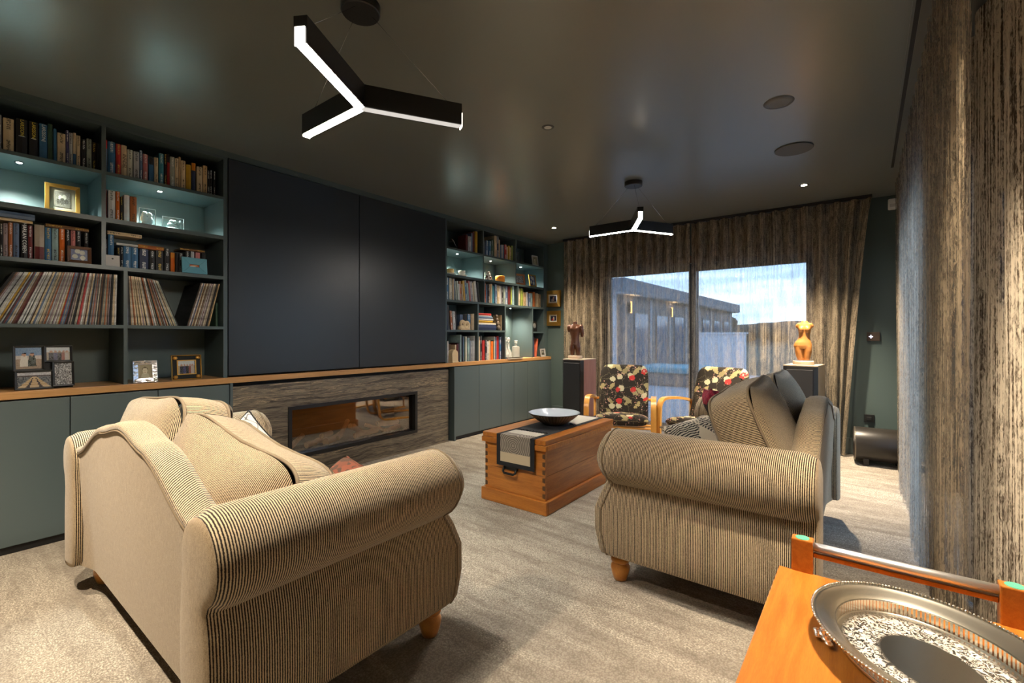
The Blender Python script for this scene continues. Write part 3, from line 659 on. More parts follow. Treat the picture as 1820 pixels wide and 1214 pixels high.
# ---------------------------------------------------------------- framed photographs and ornaments
PHOTO_MAT = None
def photo_mat():
    global PHOTO_MAT
    if PHOTO_MAT is None:
        t = NT('photo_print'); a = t.n('ShaderNodeAttribute', attribute_name='Col'); t.principled(a.outputs['Color'], 0.25, 0, None, 0.5); PHOTO_MAT = t.m
    return PHOTO_MAT
def paint(kind, u, v, r):
    n = r.uniform(-0.03, 0.03)
    def mixc(a, k): return tuple(max(0, x+k) for x in a)
    if kind == 'group':
        c = (0.42, 0.45, 0.46) if v > 0.62 else (0.30, 0.25, 0.18)
        for k, (x, cc) in enumerate(((0.2, (0.03, 0.03, 0.04)), (0.38, (0.05, 0.05, 0.10)), (0.55, (0.02, 0.02, 0.02)), (0.72, (0.20, 0.07, 0.05)), (0.86, (0.35, 0.30, 0.25)))):
            if abs(u-x) < 0.085 and v < 0.60: c = cc
            if (u-x)**2+((v-0.66)*0.8)**2 < 0.004: c = (0.34, 0.20, 0.14)
        return mixc(c, n)
    if kind == 'couple':
        c = (0.12, 0.20, 0.32) if v > 0.62 else ((0.45, 0.40, 0.36) if v > 0.45 else (0.28, 0.21, 0.15))
        for x, cc in ((0.32, (0.55, 0.52, 0.45)), (0.62, (0.03, 0.04, 0.03))):
            if abs(u-x) < 0.15-0.1*(v-0.3) and 0.12 < v < 0.62: c = cc
            if (u-x)**2+((v-0.68)*0.9)**2 < 0.006: c = (0.36, 0.20, 0.13) if v < 0.70 else (0.03, 0.02, 0.02)
        return mixc(c, n)
    if kind == 'pier':
        if v > 0.78: return mixc((0.40, 0.40, 0.42), n*3)
        if v > 0.70: return mixc((0.06, 0.05, 0.05), n)
        w = 0.06+0.62*(0.70-v); 
        if abs(u-0.5) < w:
            q = (u-0.5)/w
            if 0.30 < abs(q) < 0.52: return (0.04, 0.035, 0.04)
            return mixc((0.42, 0.31, 0.18), 0.06*math.sin(1/(0.74-v)*9)+n)
        return mixc((0.10, 0.11, 0.12), n*3)
    if kind == 'mono':
        k = r.random(); return (0.04+0.5*k*k,)*3
    if kind == 'portrait':
        c = (0.28, 0.24, 0.15)
        if ((u-0.5)/0.30)**2+((v-0.05)/0.38)**2 < 1: c = (0.42, 0.38, 0.26)
        d = ((u-0.5)/0.19)**2+((v-0.56)/0.27)**2
        if d < 1.25 and v > 0.62: c = (0.10, 0.075, 0.04)
        if d < 0.82 and v < 0.76: c = (0.55, 0.48, 0.33)
        for ex in (0.43, 0.57):
            if abs(u-ex) < 0.035 and abs(v-0.60) < 0.025: c = (0.12, 0.09, 0.06)
        if abs(u-0.5) < 0.07 and abs(v-0.42) < 0.02: c = (0.25, 0.14, 0.10)
        return mixc(c, n*0.5)
    if kind == 'old':
        c = (0.12, 0.11, 0.085)
        for x, yv, s in ((0.35, 0.62, .13), (0.6, 0.66, .13), (0.48, 0.38, .17), (0.75, 0.36, .13), (0.22, 0.35, .13)):
            if ((u-x)/s)**2+((v-yv)/(s*1.3))**2 < 1: c = (0.30, 0.28, 0.22) if (yv > 0.5) else (0.06, 0.056, 0.044)
        return mixc(c, n)
    if kind == 'blue':
        c = (0.05, 0.07, 0.16)
        for x, yv in ((0.25, 0.35), (0.68, 0.72), (0.7, 0.25), (0.4, 0.82)):
            if ((u-x)/.17)**2+((v-yv)/.2)**2 < 1: c = (0.42, 0.42, 0.36)
        return mixc(c, n)
    if kind == 'baby':
        c = (0.42, 0.11, 0.05)
        if ((u-0.35)/0.3)**2+((v-0.2)/0.35)**2 < 1: c = (0.6, 0.55, 0.5)
        if ((u-0.62)/0.25)**2+((v-0.6)/0.3)**2 < 1: c = (0.5, 0.28, 0.16)
        return mixc(c, n)
    c = (0.03, 0.03, 0.05)
    if ((u-0.55)/0.12)**2+((v-0.45)/0.4)**2 < 1: c = (0.5, 0.35, 0.28)
    if ((u-0.35)/0.14)**2+((v-0.25)/0.25)**2 < 1: c = (0.35, 0.03, 0.03) if kind == 'red' else (0.35, 0.33, 0.32)
    return mixc(c, n)
def photo(parent, x0, x1, z0, z1, y, kind, name='photo', seed=1):
    r = random.Random(seed); nx, nz = 30, 24
    P = [[(x0+(x1-x0)*i/nx, y, z0+(z1-z0)*j/nz) for j in range(nz+1)] for i in range(nx+1)]
    o = MB().grid(P).build(name, photo_mat(), parent); me = o.data
    ca = me.color_attributes.new('Col', 'FLOAT_COLOR', 'CORNER'); vals = []
    for p in me.polygons:
        u = (p.center.x-x0)/(x1-x0); v = (p.center.z-z0)/(z1-z0); c = paint(kind, u, v, r)
        for _ in p.loop_indices: vals += [c[0], c[1], c[2], 1.0]
    ca.data.foreach_set('color', vals); return o
FACE_X = PI/2      # local -y turned to face +x
def frame_sides(x0, x1, z0, z1, b, y0, y1, raise_=0.0):
    m = MB(); o = [(x0, z0), (x1, z0), (x1, z1), (x0, z1)]; i = [(x0+b, z0+b), (x1-b, z0+b), (x1-b, z1-b), (x0+b, z1-b)]
    for k in range(4):
        k2 = (k+1) % 4
        v = [(o[k][0], y0, o[k][1]), (o[k2][0], y0, o[k2][1]), (i[k2][0], y0+raise_, i[k2][1]), (i[k][0], y0+raise_, i[k][1])]
        v += [(a, y1, c) for a, _, c in v]
        m.add(v, [(0, 1, 2, 3), (7, 6, 5, 4), (0, 4, 5, 1), (1, 5, 6, 2), (2, 6, 7, 3), (3, 7, 4, 0)])
    return m
def framed(name, label, loc, rz, w, h, b, mat, kind, matb=0.0, tilt=0.16, depth=0.016, bevel=0.0015, inner=None, seed=1, group=None, matcol=None):
    r = thing(name, label, 'picture frame', loc, rot=(0, 0, rz), group=group)
    piv = Matrix.Rotation(tilt, 4, 'X')     # lean back about the foot
    def fit(o): o.matrix_local = Matrix.Rotation(-tilt, 4, 'X'); return o
    f = fit(frame_sides(-w/2, w/2, 0, h, b, -depth, 0.0, 0.004).build('frame', mat, r, bevel=bevel))
    fit(MB().box(-w/2+0.004, w/2-0.004, 0.0, 0.004, 0.004, h-0.004).build('backing', BLACKM, r))
    if matb:
        fit(MB().box(-w/2+b*0.9, w/2-b*0.9, -0.005, 0.0, b*0.9, h-b*0.9).build('mat_board', matcol or plain('mat_board', (0.62, 0.57, 0.42), 0.8), r))
    fit(photo(r, -w/2+b+matb, w/2-b-matb, b+matb, h-b-matb, -0.006, kind, seed=seed))
    if tilt:
        fit(MB().add([(-0.02, 0.003, h*0.7), (0.02, 0.003, h*0.7), (0.02, 0.003+h*0.28, h*0.055), (-0.02, 0.003+h*0.28, h*0.055), (-0.02, 0.006, h*0.7), (0.02, 0.006, h*0.7), (0.02, 0.006+h*0.28, h*0.055), (-0.02, 0.006+h*0.28, h*0.055)],
                     [(0, 1, 2, 3), (7, 6, 5, 4), (0, 4, 5, 1), (2, 6, 7, 3), (1, 5, 6, 2), (3, 7, 4, 0)]).build('easel_leg', BLACKM, r))
    return r
framed('photo_frame', 'gold framed old family photograph alone in the lit left niche', (-3.76, 0.545, 1.8858), FACE_X-0.12, 0.150, 0.178, 0.020, GOLDF, 'old', 0.022, matcol=plain('dimmed_mat', (0.24, 0.21, 0.14), 0.8))  # mat and print colours darkened against the overbright niche lamp
framed('photo_frame', 'dark brown framed photo in front of the books above the records', (-3.675, 0.603, 1.5955), FACE_X-0.05, 0.105, 0.098, 0.016, wood('frame_brown', (0.06, 0.022, 0.008), (0.12, 0.05, 0.02), (8, 8, 8), 0.3), 'blue', 0.0, 0.10)
framed('photo_frame', 'bright blue framed baby photo at the right end of the book shelf', (-3.668, 1.187, 1.5955), FACE_X, 0.150, 0.108, 0.046, plain('blue_frame', (0.07, 0.25, 0.33), 0.5, bumpscale=60, bumpstr=0.1), 'baby', 0.0, 0.10)
r = tag(MB().box(-0.034, 0.034, -0.002, 0.0, 0, 0.068).build('greeting_card', plain('card_grey', (0.42, 0.41, 0.40), 0.6), None, loc=(-3.662, 0.752, 1.5954), rot=(-0.08, 0, FACE_X)), 'small plain grey card leaning before the blue book', 'card')
MB().lathe([(0.0005, 0), (0.005, 0)], 8, cap=False).build('motif', BLACKM, r, loc=(0, -0.0026, 0.046), rot=(PI/2, 0, 0))
# collage frame
cg = thing('collage_frame', 'black collage frame holding four photos on the worktop', 'picture frame', (-3.70, 0.462, 0.8684), rot=(0, 0, FACE_X))
def fitc(o, a=-0.14): o.matrix_local = Matrix.Rotation(a, 4, 'X'); return o
for (x0, x1, z0, z1, k, yy) in ((-0.122, 0.0, 0.105, 0.245, 'couple', -0.004), (0.0, 0.118, 0.150, 0.245, 'group', 0.0), (-0.118, 0.035, 0.0, 0.105, 'pier', -0.010), (0.030, 0.122, 0.008, 0.150, 'mono', -0.012)):
    fr = fitc(frame_sides(x0, x1, z0, z1, 0.010, yy-0.012, yy+0.002, 0.003).build('frame', BLACK, cg, bevel=0.001))
    fitc(photo(cg, x0+0.009, x1-0.009, z0+0.009, z1-0.009, yy-0.004, k, seed=int(1000*(x1+z1))))
fitc(MB().box(-0.118, 0.118, 0.0, 0.006, 0.0, 0.243).build('backing', BLACKM, cg))
fitc(MB().box(-0.02, 0.02, 0.006, 0.075, 0.0, 0.006).build('easel_leg', BLACKM, cg))
# silver relief frame with portrait
sv = framed('photo_frame', 'silver relief framed portrait on the worktop below the records', (-3.68, 0.918, 0.8684), FACE_X, 0.128, 0.140, 0.028, plain('silver_relief', (0.78, 0.79, 0.82), 0.18, 1.0, bumpscale=75, bumpstr=1.0), 'portrait', 0.0, 0.15, 0.014)
r_ = random.Random(4)
for k in range(30):
    a = k/30*4; s_ = int(a); q = a-s_-0.5
    x, z = {0: (q*0.118, 0.013), 1: (0.050, 0.07+q*0.125), 2: (q*0.118, 0.127), 3: (-0.050, 0.07+q*0.125)}[s_]
    if k % 3 == 0: continue
    fitc(MB().sphere((x+r_.uniform(-.004, .004), -0.015, z+r_.uniform(-.004, .004)), r_.uniform(.005, .009), 8, 5, 1.3, 0.5, 1).build('ornament', SILVER, sv, smooth=True), -0.15)
gl = framed('photo_frame', 'gilt and black mirror framed photo on the worktop by the charcoal panel', (-3.70, 1.152, 0.8684), FACE_X, 0.176, 0.168, 0.006, GOLDF, 'group', 0.034, 0.10, 0.014, matcol=plain('black_mirror', (0.02, 0.022, 0.022), 0.12))
fitc(frame_sides(-0.056, 0.056, 0.034, 0.134, 0.006, -0.012, -0.005).build('inner_frame', GOLDF, gl), -0.10)
for x in (-0.066, 0.066):
    for z in (0.020, 0.148): fitc(MB().sphere((x, -0.012, z), 0.014, 10, 6, 1, 0.6, 0.9).build('corner_boss', GOLDF, gl, smooth=True), -0.10)
# crystal blocks
def crystal_mat():
    t = NT('engraved_crystal'); o = t.coord()
    g = t.n('ShaderNodeBsdfGlossy', {'Roughness': 0.05}); tr = t.n('ShaderNodeBsdfTransparent', {'Color': (0.86, 0.94, 0.94, 1)})
    mxs = t.n('ShaderNodeMixShader', {0: 0.16, 1: tr.outputs[0], 2: g.outputs[0]}); t.t.links.new(mxs.outputs[0], t.out.inputs[0]); return t.m
CRY = crystal_mat(); FROST = plain('frosted_engraving', (0.80, 0.86, 0.86), 0.7)
def crystal(label, y, w, h, rz, blobs):
    c = thing('crystal_block', label, 'ornament', (-3.70, y, 1.8854), rot=(0, 0, rz), group='engraved glass blocks')
    MB().box(-w/2, w/2, 0, 0.045, 0, h).build('block', CRY, c, bevel=0.003)
    m = MB()
    for (x, z, s, sz) in blobs: m.sphere((x, 0.022, z), s, 10, 7, 1, 0.5, sz)
    m.build('engraved_figures', FROST, c, smooth=True)
    e = frame_sides(-w/2, w/2, 0, h, 0.003, -0.001, 0.001); e.build('bevelled_edge', FROST, c)
crystal('upright engraved glass block with a portrait group, in the lit niche', 0.934, 0.085, 0.110, FACE_X-0.15, ((-0.012, 0.078, 0.014, 1.2), (0.014, 0.074, 0.014, 1.2), (-0.014, 0.045, 0.020, 1.2), (0.016, 0.040, 0.018, 1.3), (0.0, 0.018, 0.028, 0.5)))
crystal('low wide engraved glass block right of the upright one', 1.075, 0.120, 0.080, FACE_X-0.10, ((-0.006, 0.056, 0.011, 1.1), (0.012, 0.056, 0.011, 1.1), (-0.010, 0.032, 0.018, 0.9), (0.012, 0.026, 0.014, 1.0), (0.0, 0.010, 0.038, 0.25), (0.043, 0.062, 0.006, 1.5)))
# cups, pyramid, pot in the far niches
CHINA = plain('china', (0.80, 0.76, 0.66), 0.2)
def cup(label, y, mat, s=1.0):
    c = thing('cup_and_saucer', label, 'cup', (-3.69, y, 1.8524))
    MB().lathe([(0.02, 0.0), (0.045, 0.004), (0.066, 0.012), (0.067, 0.014), (0.045, 0.008), (0.02, 0.005)], 24).build('saucer', CHINA, c, smooth=True)
    MB().lathe([(0.018, 0.008), (0.022, 0.010), (0.036, 0.030*s), (0.041, 0.062*s), (0.038, 0.062*s), (0.033, 0.030), (0.018, 0.014)], 24).build('cup', mat, c, smooth=True)
    MB().tube([(0, 0.036, 0.055), (0, 0.052, 0.056), (0, 0.060, 0.044), (0, 0.050, 0.030), (0, 0.036, 0.028)], 0.004, 8).build('handle', mat, c, smooth=True)
cup('gilt china cup and saucer at the left of the lit far niche', 3.675, plain('gilt_china', (0.72, 0.48, 0.16), 0.3, bumpscale=60, bumpstr=0.3))
cup('plain white china cup and saucer beside the gilt cup', 3.86, CHINA)
py = thing('stacked_ball_ornament', 'pyramid of pale balls in dark wire, in the middle far niche', 'ornament', (-3.72, 4.375, 1.8524))
BALL = plain('pale_ball', (0.72, 0.60, 0.50), 0.3); DBALL = plain('dark_ball', (0.12, 0.035, 0.02), 0.3)
for lv, (n, z) in enumerate(((4, 0.016), (3, 0.045), (2, 0.074), (1, 0.103))):
    for i in range(n):
        MB().sphere(((i % 2)*-0.006, (i-(n-1)/2)*0.033, z), 0.016, 10, 7).build('ball', BALL if (i+lv) % 2 == 0 or lv > 1 else DBALL, py, smooth=True)
    MB().box(-0.03, 0.0, -(n-1)/2*0.033-0.012, (n-1)/2*0.033+0.012, z-0.014, z-0.006).build('tray', DBALL, py)
pot = thing('orange_pot', 'small drum shaped orange pot in the middle far niche', 'pot', (-3.70, 4.575, 1.8524))
MB().lathe([(0.052, 0.0), (0.060, 0.006), (0.061, 0.07), (0.055, 0.076), (0.050, 0.07), (0.050, 0.01)], 28).build('bowl', plain('orange_glaze', (0.72, 0.25, 0.02), 0.35, bumpscale=40, bumpstr=0.3), pot, smooth=True)
MB().lathe([(0.0601, 0.03), (0.0622, 0.034), (0.0601, 0.038)], 28, cap=False).build('band', plain('orange_band', (0.5, 0.12, 0.01), 0.4), pot, smooth=True)
framed('photo_frame', 'deep copper framed photo leaning in the right lit far niche', (-3.70, 4.985, 1.8524), FACE_X-0.2, 0.205, 0.150, 0.026, plain('copper_frame', (0.55, 0.22, 0.09), 0.3, 0.7), 'mono', 0, 0.12, seed=3)
framed('photo_frame', 'narrow gold framed upright photo at the right of the lit far niche', (-3.68, 5.275, 1.8524), FACE_X-0.1, 0.140, 0.165, 0.016, GOLDF, 'blue', 0.0, 0.16, seed=5)
framed('photo_frame', 'small pale framed photo on the top shelf of the far bookcase', (-3.69, 5.345, 2.1504), FACE_X-0.1, 0.125, 0.145, 0.014, plain('pale_frame', (0.40, 0.38, 0.34), 0.4), 'portrait', 0, 0.14, seed=6)
cf = thing('black_candlestick', 'slim dark candlestick on the top shelf right of far bookcase', 'ornament', (-3.74, 5.00, 2.1504))
MB().lathe([(0.03, 0), (0.03, 0.006), (0.008, 0.014), (0.007, 0.12), (0.016, 0.13), (0.016, 0.15)], 14).build('stem', plain('pewter', (0.10, 0.11, 0.12), 0.35, 0.6), cf, smooth=True)
MB().box(0.02, 0.03, 0.03, 0.05, 0, 0.11).build('holder', plain('pewter', (0.1, 0.1, 0.1)), cf)
rd = thing('reading_lamp', 'small black angled wire lamp on the far top shelf', 'lamp', (-3.70, 3.80, 2.1504))
MB().lathe([(0.035, 0), (0.035, 0.008), (0.006, 0.014)], 16).build('base', BLACK, rd, smooth=True)
MB().tube([(0, 0, 0.012), (0, -0.07, 0.10), (0, -0.10, 0.105)], 0.0035, 6).build('arm', CHROME, rd, smooth=True)
MB().lathe([(0.010, 0.0), (0.022, -0.035)], 12, (0, -0.105, 0.108), cap=False).build('shade', BLACK, rd, smooth=True)
# back-wall pictures
framed('picture', 'larger gold framed picture hung on the green wall, upper of two', (-3.585, YB-0.001, 1.585), 0, 0.265, 0.235, 0.055, GOLDF, 'other', 0.022, 0.0, 0.028, seed=8, matcol=plain('cream_mat', (0.7, 0.66, 0.55), 0.8))
framed('picture', 'gold framed picture hung on the green wall, lower of two', (-3.580, YB-0.001, 1.312), 0, 0.245, 0.215, 0.055, GOLDF, 'red', 0.018, 0.0, 0.028, seed=9, matcol=plain('cream_mat', (0.7, 0.66, 0.55), 0.8))
# lower far bays
CREAMST = plain('cream_stone', (0.55, 0.43, 0.26), 0.6, bumpscale=25, bumpstr=0.15)
sh = thing('shell_ornament', 'cream carved spiral shell ornament before the books', 'ornament', (-3.675, 3.875, 1.2354), rot=(0, 0, FACE_X))
m = MB()
for cx, s_ in ((-0.034, 1.0), (0.036, 0.92)):
    pts = []; rr = []
    for k in range(26):
        a = k/25*3.4*PI; q = 0.050*s_*(1-0.75*k/25); pts.append((cx+q*math.cos(a+3.6), -0.004*k/25-0.01, 0.062*s_+q*math.sin(a+3.6))); rr.append(0.026*s_*(1-0.7*k/25))
    MB().tube(pts, rr, 10).build('spiral', CREAMST, sh, smooth=True)
MB().box(-0.075, 0.09, -0.03, 0.03, 0.0, 0.016).build('base', CREAMST, sh, bevel=0.005)
be = thing('bookend', 'cream rounded stone bookend on the worktop of far bookcase', 'bookend', (-3.66, 3.707, 0.8684), rot=(0, 0, FACE_X))
pr = [(-0.045, 0.0)]+[(0.048*math.sin(a)-0.003, 0.095+0.05*math.cos(a)) for a in [(-PI/2+PI*k/14) for k in range(15)]]+[(0.045, 0.0)]
MB().prism(pr, -0.02, 0.05, 'y').build('block', CREAMST, be, bevel=0.006)
MB().box(-0.048, 0.048, -0.024, 0.06, -0.0, 0.014).build('foot', CREAMST, be, bevel=0.002)
tag(MB().box(-0.05, 0.05, 0.0, 0.02, 0, 0.205).build('leather_box', plain('brown_leather', (0.13, 0.075, 0.04), 0.5), None, loc=(-3.77, 3.713, 0.8684), rot=(0, 0, FACE_X), bevel=0.002), 'flat brown box standing behind the cream bookend', 'box')
fg = thing('carved_figure', 'small dark carved figure beside the pile of books', 'ornament', (-3.70, 4.545, 1.2354))
for (z, r0, sx, y) in ((0.035, 0.036, 0.8, -0.01), (0.085, 0.032, 0.7, -0.02), (0.135, 0.024, 0.8, -0.035), (0.180, 0.020, 1.0, -0.045)):
    MB().sphere((0, y, z), r0, 12, 8, sx, 1, 1.1).build('carving', plain('carved_dark', (0.10, 0.07, 0.045), 0.5, bumpscale=80, bumpstr=0.4), fg, smooth=True)
# decanters
def dec_mat():
    t = NT('cut_crystal'); v = t.n('ShaderNodeTexVoronoi', {'Vector': t.coord(), 'Scale': 60.0}).outputs['Distance']
    g = t.n('ShaderNodeBsdfGlossy', {'Roughness': 0.12, 'Normal': t.bump(v, 1.0, 0.01)}); d = t.n('ShaderNodeBsdfTranslucent', {'Color': (0.9, 0.85, 0.75, 1)})
    d2 = t.n('ShaderNodeBsdfDiffuse', {'Color': (0.85, 0.82, 0.75, 1)}); ds = t.n('ShaderNodeMixShader', {0: 0.5, 1: d.outputs[0], 2: d2.outputs[0]})
    tr = t.n('ShaderNodeBsdfTransparent'); a = t.n('ShaderNodeMixShader', {0: 0.45, 1: tr.outputs[0], 2: ds.outputs[0]}); b = t.n('ShaderNodeMixShader', {0: 0.30, 1: a.outputs[0], 2: g.outputs[0]})
    t.t.links.new(b.outputs[0], t.out.inputs[0]); return t.m
DEC = dec_mat()
tr_ = thing('decanter_tray', 'small pale tray under the three crystal decanters', 'tray', (-3.70, 4.79, 0.8684))
MB().box(-0.08, 0.09, -0.155, 0.155, 0, 0.008).build('plate', CHINA, tr_, bevel=0.002)
m = MB(); m.box(-0.08, -0.075, -0.155, 0.155, 0.008, 0.022); m.box(0.085, 0.09, -0.155, 0.155, 0.008, 0.022); m.box(-0.075, 0.085, -0.155, -0.15, 0.008, 0.022); m.box(-0.075, 0.085, 0.15, 0.155, 0.008, 0.022)
m.build('rim', CHROME, tr_)
def decanter(label, y, x, prof, stopper):
    d = thing('decanter', label, 'decanter', (x, y, 0.8768), group='crystal decanters')
    MB().lathe(prof, 20).build('body', DEC, d, smooth=True, angle=0.6); s = MB()
    for (z, r0, sz, sy) in stopper: s.sphere((0, 0, z), r0, 12, 8, 0.55 if sy else 1, 1, sz)
    s.build('stopper', DEC, d, smooth=True)
decanter('tapered ship decanter with facetted stopper, leftmost of three', 4.685, -3.70, [(0.052, 0), (0.056, 0.01), (0.045, 0.06), (0.016, 0.14), (0.013, 0.19), (0.020, 0.20)], ((0.222, 0.018, 1.3, 0), (0.26, 0.016, 1.2, 0)))
decanter('round bellied decanter with disc stopper, middle of three', 4.785, -3.73, [(0.045, 0), (0.052, 0.02), (0.050, 0.07), (0.018, 0.12), (0.015, 0.18), (0.022, 0.19)], ((0.205, 0.010, 1.2, 0), (0.242, 0.033, 1.0, 1)))
decanter('square shouldered decanter with flat stopper, rightmost of three', 4.895, -3.69, [(0.048, 0), (0.050, 0.008), (0.050, 0.14), (0.044, 0.150), (0.018, 0.155), (0.016, 0.175), (0.020, 0.178)], ((0.198, 0.022, 0.8, 0), (0.222, 0.026, 0.35, 0)))
ck = thing('mantel_clock', 'small dark clock on the narrow shelf by the wall', 'clock', (-3.72, 5.372, 1.2254), rot=(0, 0, FACE_X))
MB().prism([(-0.07, 0), (0.07, 0), (0.07, 0.09)]+[(0.07*math.cos(a), 0.09+0.06*math.sin(a)) for a in [PI*k/12 for k in range(1, 12)]]+[(-0.07, 0.09)], 0, 0.06, 'y').build('case', BLACK, ck, bevel=0.003)
MB().lathe([(0.0005, 0), (0.036, 0), (0.036, 0.003), (0.03, 0.004)], 24, cap=False).build('dial', plain('dial_silver', (0.3, 0.31, 0.3), 0.3, 0.5), ck, loc=(0, -0.002, 0.085), rot=(PI/2, 0, 0))
gp = framed('photo_frame', 'small clear glass framed photo leaning on coral book at worktop end', (-3.64, 5.47, 0.8684), FACE_X, 0.115, 0.115, 0.022, plain('glass_frame', (0.35, 0.33, 0.30), 0.15), 'old', 0, 0.15, seed=12)

# ---------------------------------------------------------------- sofas
def smooth01(t): t = max(0, min(1, t)); return t*t*(3-2*t)
DX = 0.074
def camel(x):
    a = abs(x)*1.09
    if a < 0.30: return 0.855-0.045*smooth01(a/0.30)*0.9
    if a < 0.74: return 0.8145-0.145*smooth01((a-0.26)/0.50)
    return 0.672
def rounded_outline(w, h, n=48, e=4.5):
    P = []
    for k in range(n):
        a = 2*PI*k/n; c, s = math.cos(a), math.sin(a)
        P.append((w/2*math.copysign(abs(c)**(2/e), c), h/2*math.copysign(abs(s)**(2/e), s)))
    return P
def cushion(name, parent, w, h, t, loc, rot, mat, bulge=0.05, pipe=None, boxed=True, n=56, e=4.5, sag=0.0, wob=0.0, uvdir=0, rings=7, label=None):
    """boxed cushion: x width, y thickness, z height"""
    out = rounded_outline(w, h, n, e); rw = random.Random(int(w*1000+h*777+wob*9999))
    ph = [rw.uniform(0, 6.28) for _ in range(6)]
    def sagf(x, z): return -sag*(1-(2*x/w)**2)*(z/h+0.5)+wob*math.sin(5*x+ph[0])*math.sin(7*z+ph[1])
    mb = MB()
    def face(sign):
        G = []; U = []
        for i in range(rings+1):
            f = (i/rings)**0.8; row = []; ur = []
            for (x, z) in out:
                xx, zz = x*f, z*f
                b = (1-abs(2*xx/w)**2.6)*(1-abs(2*zz/h)**2.6)
                yy = sign*(t/2+bulge*max(0, b)**0.7)+max(0, b)*wob*math.sin(11*xx+ph[2])*math.sin(9*zz+ph[3])
                row.append((xx, yy, zz+sagf(xx, zz))); ur.append((xx if uvdir == 0 else zz, zz))
            G.append(row); U.append(ur)
        mb.grid(G, U, closed_j=True)
    face(-1); face(1)
    # boxing band
    G = []; U = []; L = [0.0]
    for k in range(1, n+1):
        a, b = out[k-1], out[k % n]; L.append(L[-1]+math.hypot(a[0]-b[0], a[1]-b[1]))
    for k in range(n+1):
        x, z = out[k % n]; row = []; ur = []
        for q in range(5):
            s = -1+2*q/4; puff = 1+(0.035*(1-s*s) if boxed else 0.02*(1-s*s))
            row.append((x*puff, s*t/2, z*puff+sagf(x, z))); ur.append((L[k], s*t/2))
        G.append(row); U.append(ur)
    mb.grid(G, U)
    o = mb.build(name, mat, parent, smooth=True, loc=loc, rot=rot)
    if label: o['label'] = label
    if pipe:
        for s in ((-1, 1) if boxed else (0,)):
            pts = [(x*1.004, s*t/2, z*1.004+sagf(x, z)) for x, z in out]
            MB().tube(pts, 0.0065, 6, True).build('piping', pipe, o, smooth=True)
    return o
PIPE = plain('piping_cord', (0.20, 0.15, 0.095), 0.9)
def bun_foot(parent, x, y):
    return MB().lathe([(0.022, 0.0), (0.030, 0.004), (0.037, 0.025), (0.044, 0.052), (0.045, 0.064), (0.040, 0.076), (0.034, 0.082), (0.034, 0.085), (0.043, 0.091), (0.045, 0.099), (0.041, 0.107), (0.035, 0.111), (0.035, 0.114), (0.043, 0.119), (0.044, 0.15)], 20, (x, y, 0)).build('leg', FOOTWOOD, parent, smooth=True, angle=0.8)
def arm_mesh(sgn):
    sec = [(0.915, 0.140), (0.924, 0.155), (0.927, 0.25), (0.925, 0.35), (0.916, 0.43), (0.902, 0.478)]
    kroll0 = len(sec)
    for k in range(19):
        a = math.radians(-62+ (262)*k/18); sec.append((0.850+0.128*math.cos(a), 0.598+0.128*math.sin(a)))
    kroll1 = len(sec)
    sec += [(0.735, 0.50), (0.725, 0.40), (0.725, 0.30), (0.74, 0.16), (0.76, 0.140)]
    sec = [(x-DX, z) for x, z in sec]; RC = 0.850-DX
    def yf(z):
        pts = [(0.12, 0.790), (0.18, 0.806), (0.26, 0.824), (0.34, 0.826), (0.41, 0.802), (0.465, 0.768), (0.52, 0.780), (0.60, 0.792), (0.73, 0.778)]
        for (z0, a), (z1, b) in zip(pts, pts[1:]):
            if z <= z1: return a+(b-a)*smooth01((z-z0)/(z1-z0))
        return pts[-1][1]
    S = [0, 0.012, 0.035, 0.07]+[0.07+0.86*k/22 for k in range(1, 22)]+[0.93, 0.965, 0.988, 1.0]
    G = []; U = []
    for s in S:
        e = min(s, 1-s); shrink = 1-0.13*(1-smooth01(e/0.06))**2*1.0
        row = []; ur = []
        for k, (x, z) in enumerate(sec):
            if kroll0 <= k < kroll1: xx = RC+(x-RC)*shrink; zz = 0.598+(z-0.598)*shrink
            else: xx = x-0.010*(1-smooth01(e/0.05)) if k < kroll0 else x; zz = z
            y = -0.058+s*(yf(zz)+0.058)
            row.append((sgn*xx, y, zz)); ur.append((y, zz))
        G.append(row); U.append(ur)
    mb = MB().grid(G, U, closed_j=True)
    edge = [G[-3][k] for k in range(0, kroll1)]
    ends = []
    for row, sg in ((G[0], -1), (G[-1], 1)):
        nn = len(row); cxm = sgn*(0.832-DX)
        # the end face is tall: shrink each point toward a spine line, bulging outward a little
        D = []; DU = []
        for q, f in enumerate((1.0, 0.93, 0.80, 0.55, 0.25, 0.0)):
            rr = []; uu = []
            for (x, y, z) in row:
                zc = 0.598 if z > 0.50 else z*0.6+0.2
                xx = cxm+(x-cxm)*f; zz = z if z < 0.50 else 0.598+(z-0.598)*(f*0.75+0.25)
                rr.append((xx, y+sg*0.016*math.sqrt(max(0, 1-f*f)), zz)); uu.append((xx, zz))
            D.append(rr); DU.append(uu)
        e_ = MB().grid(D, DU, closed_j=True); ends.append(e_)
    return mb, edge, ends
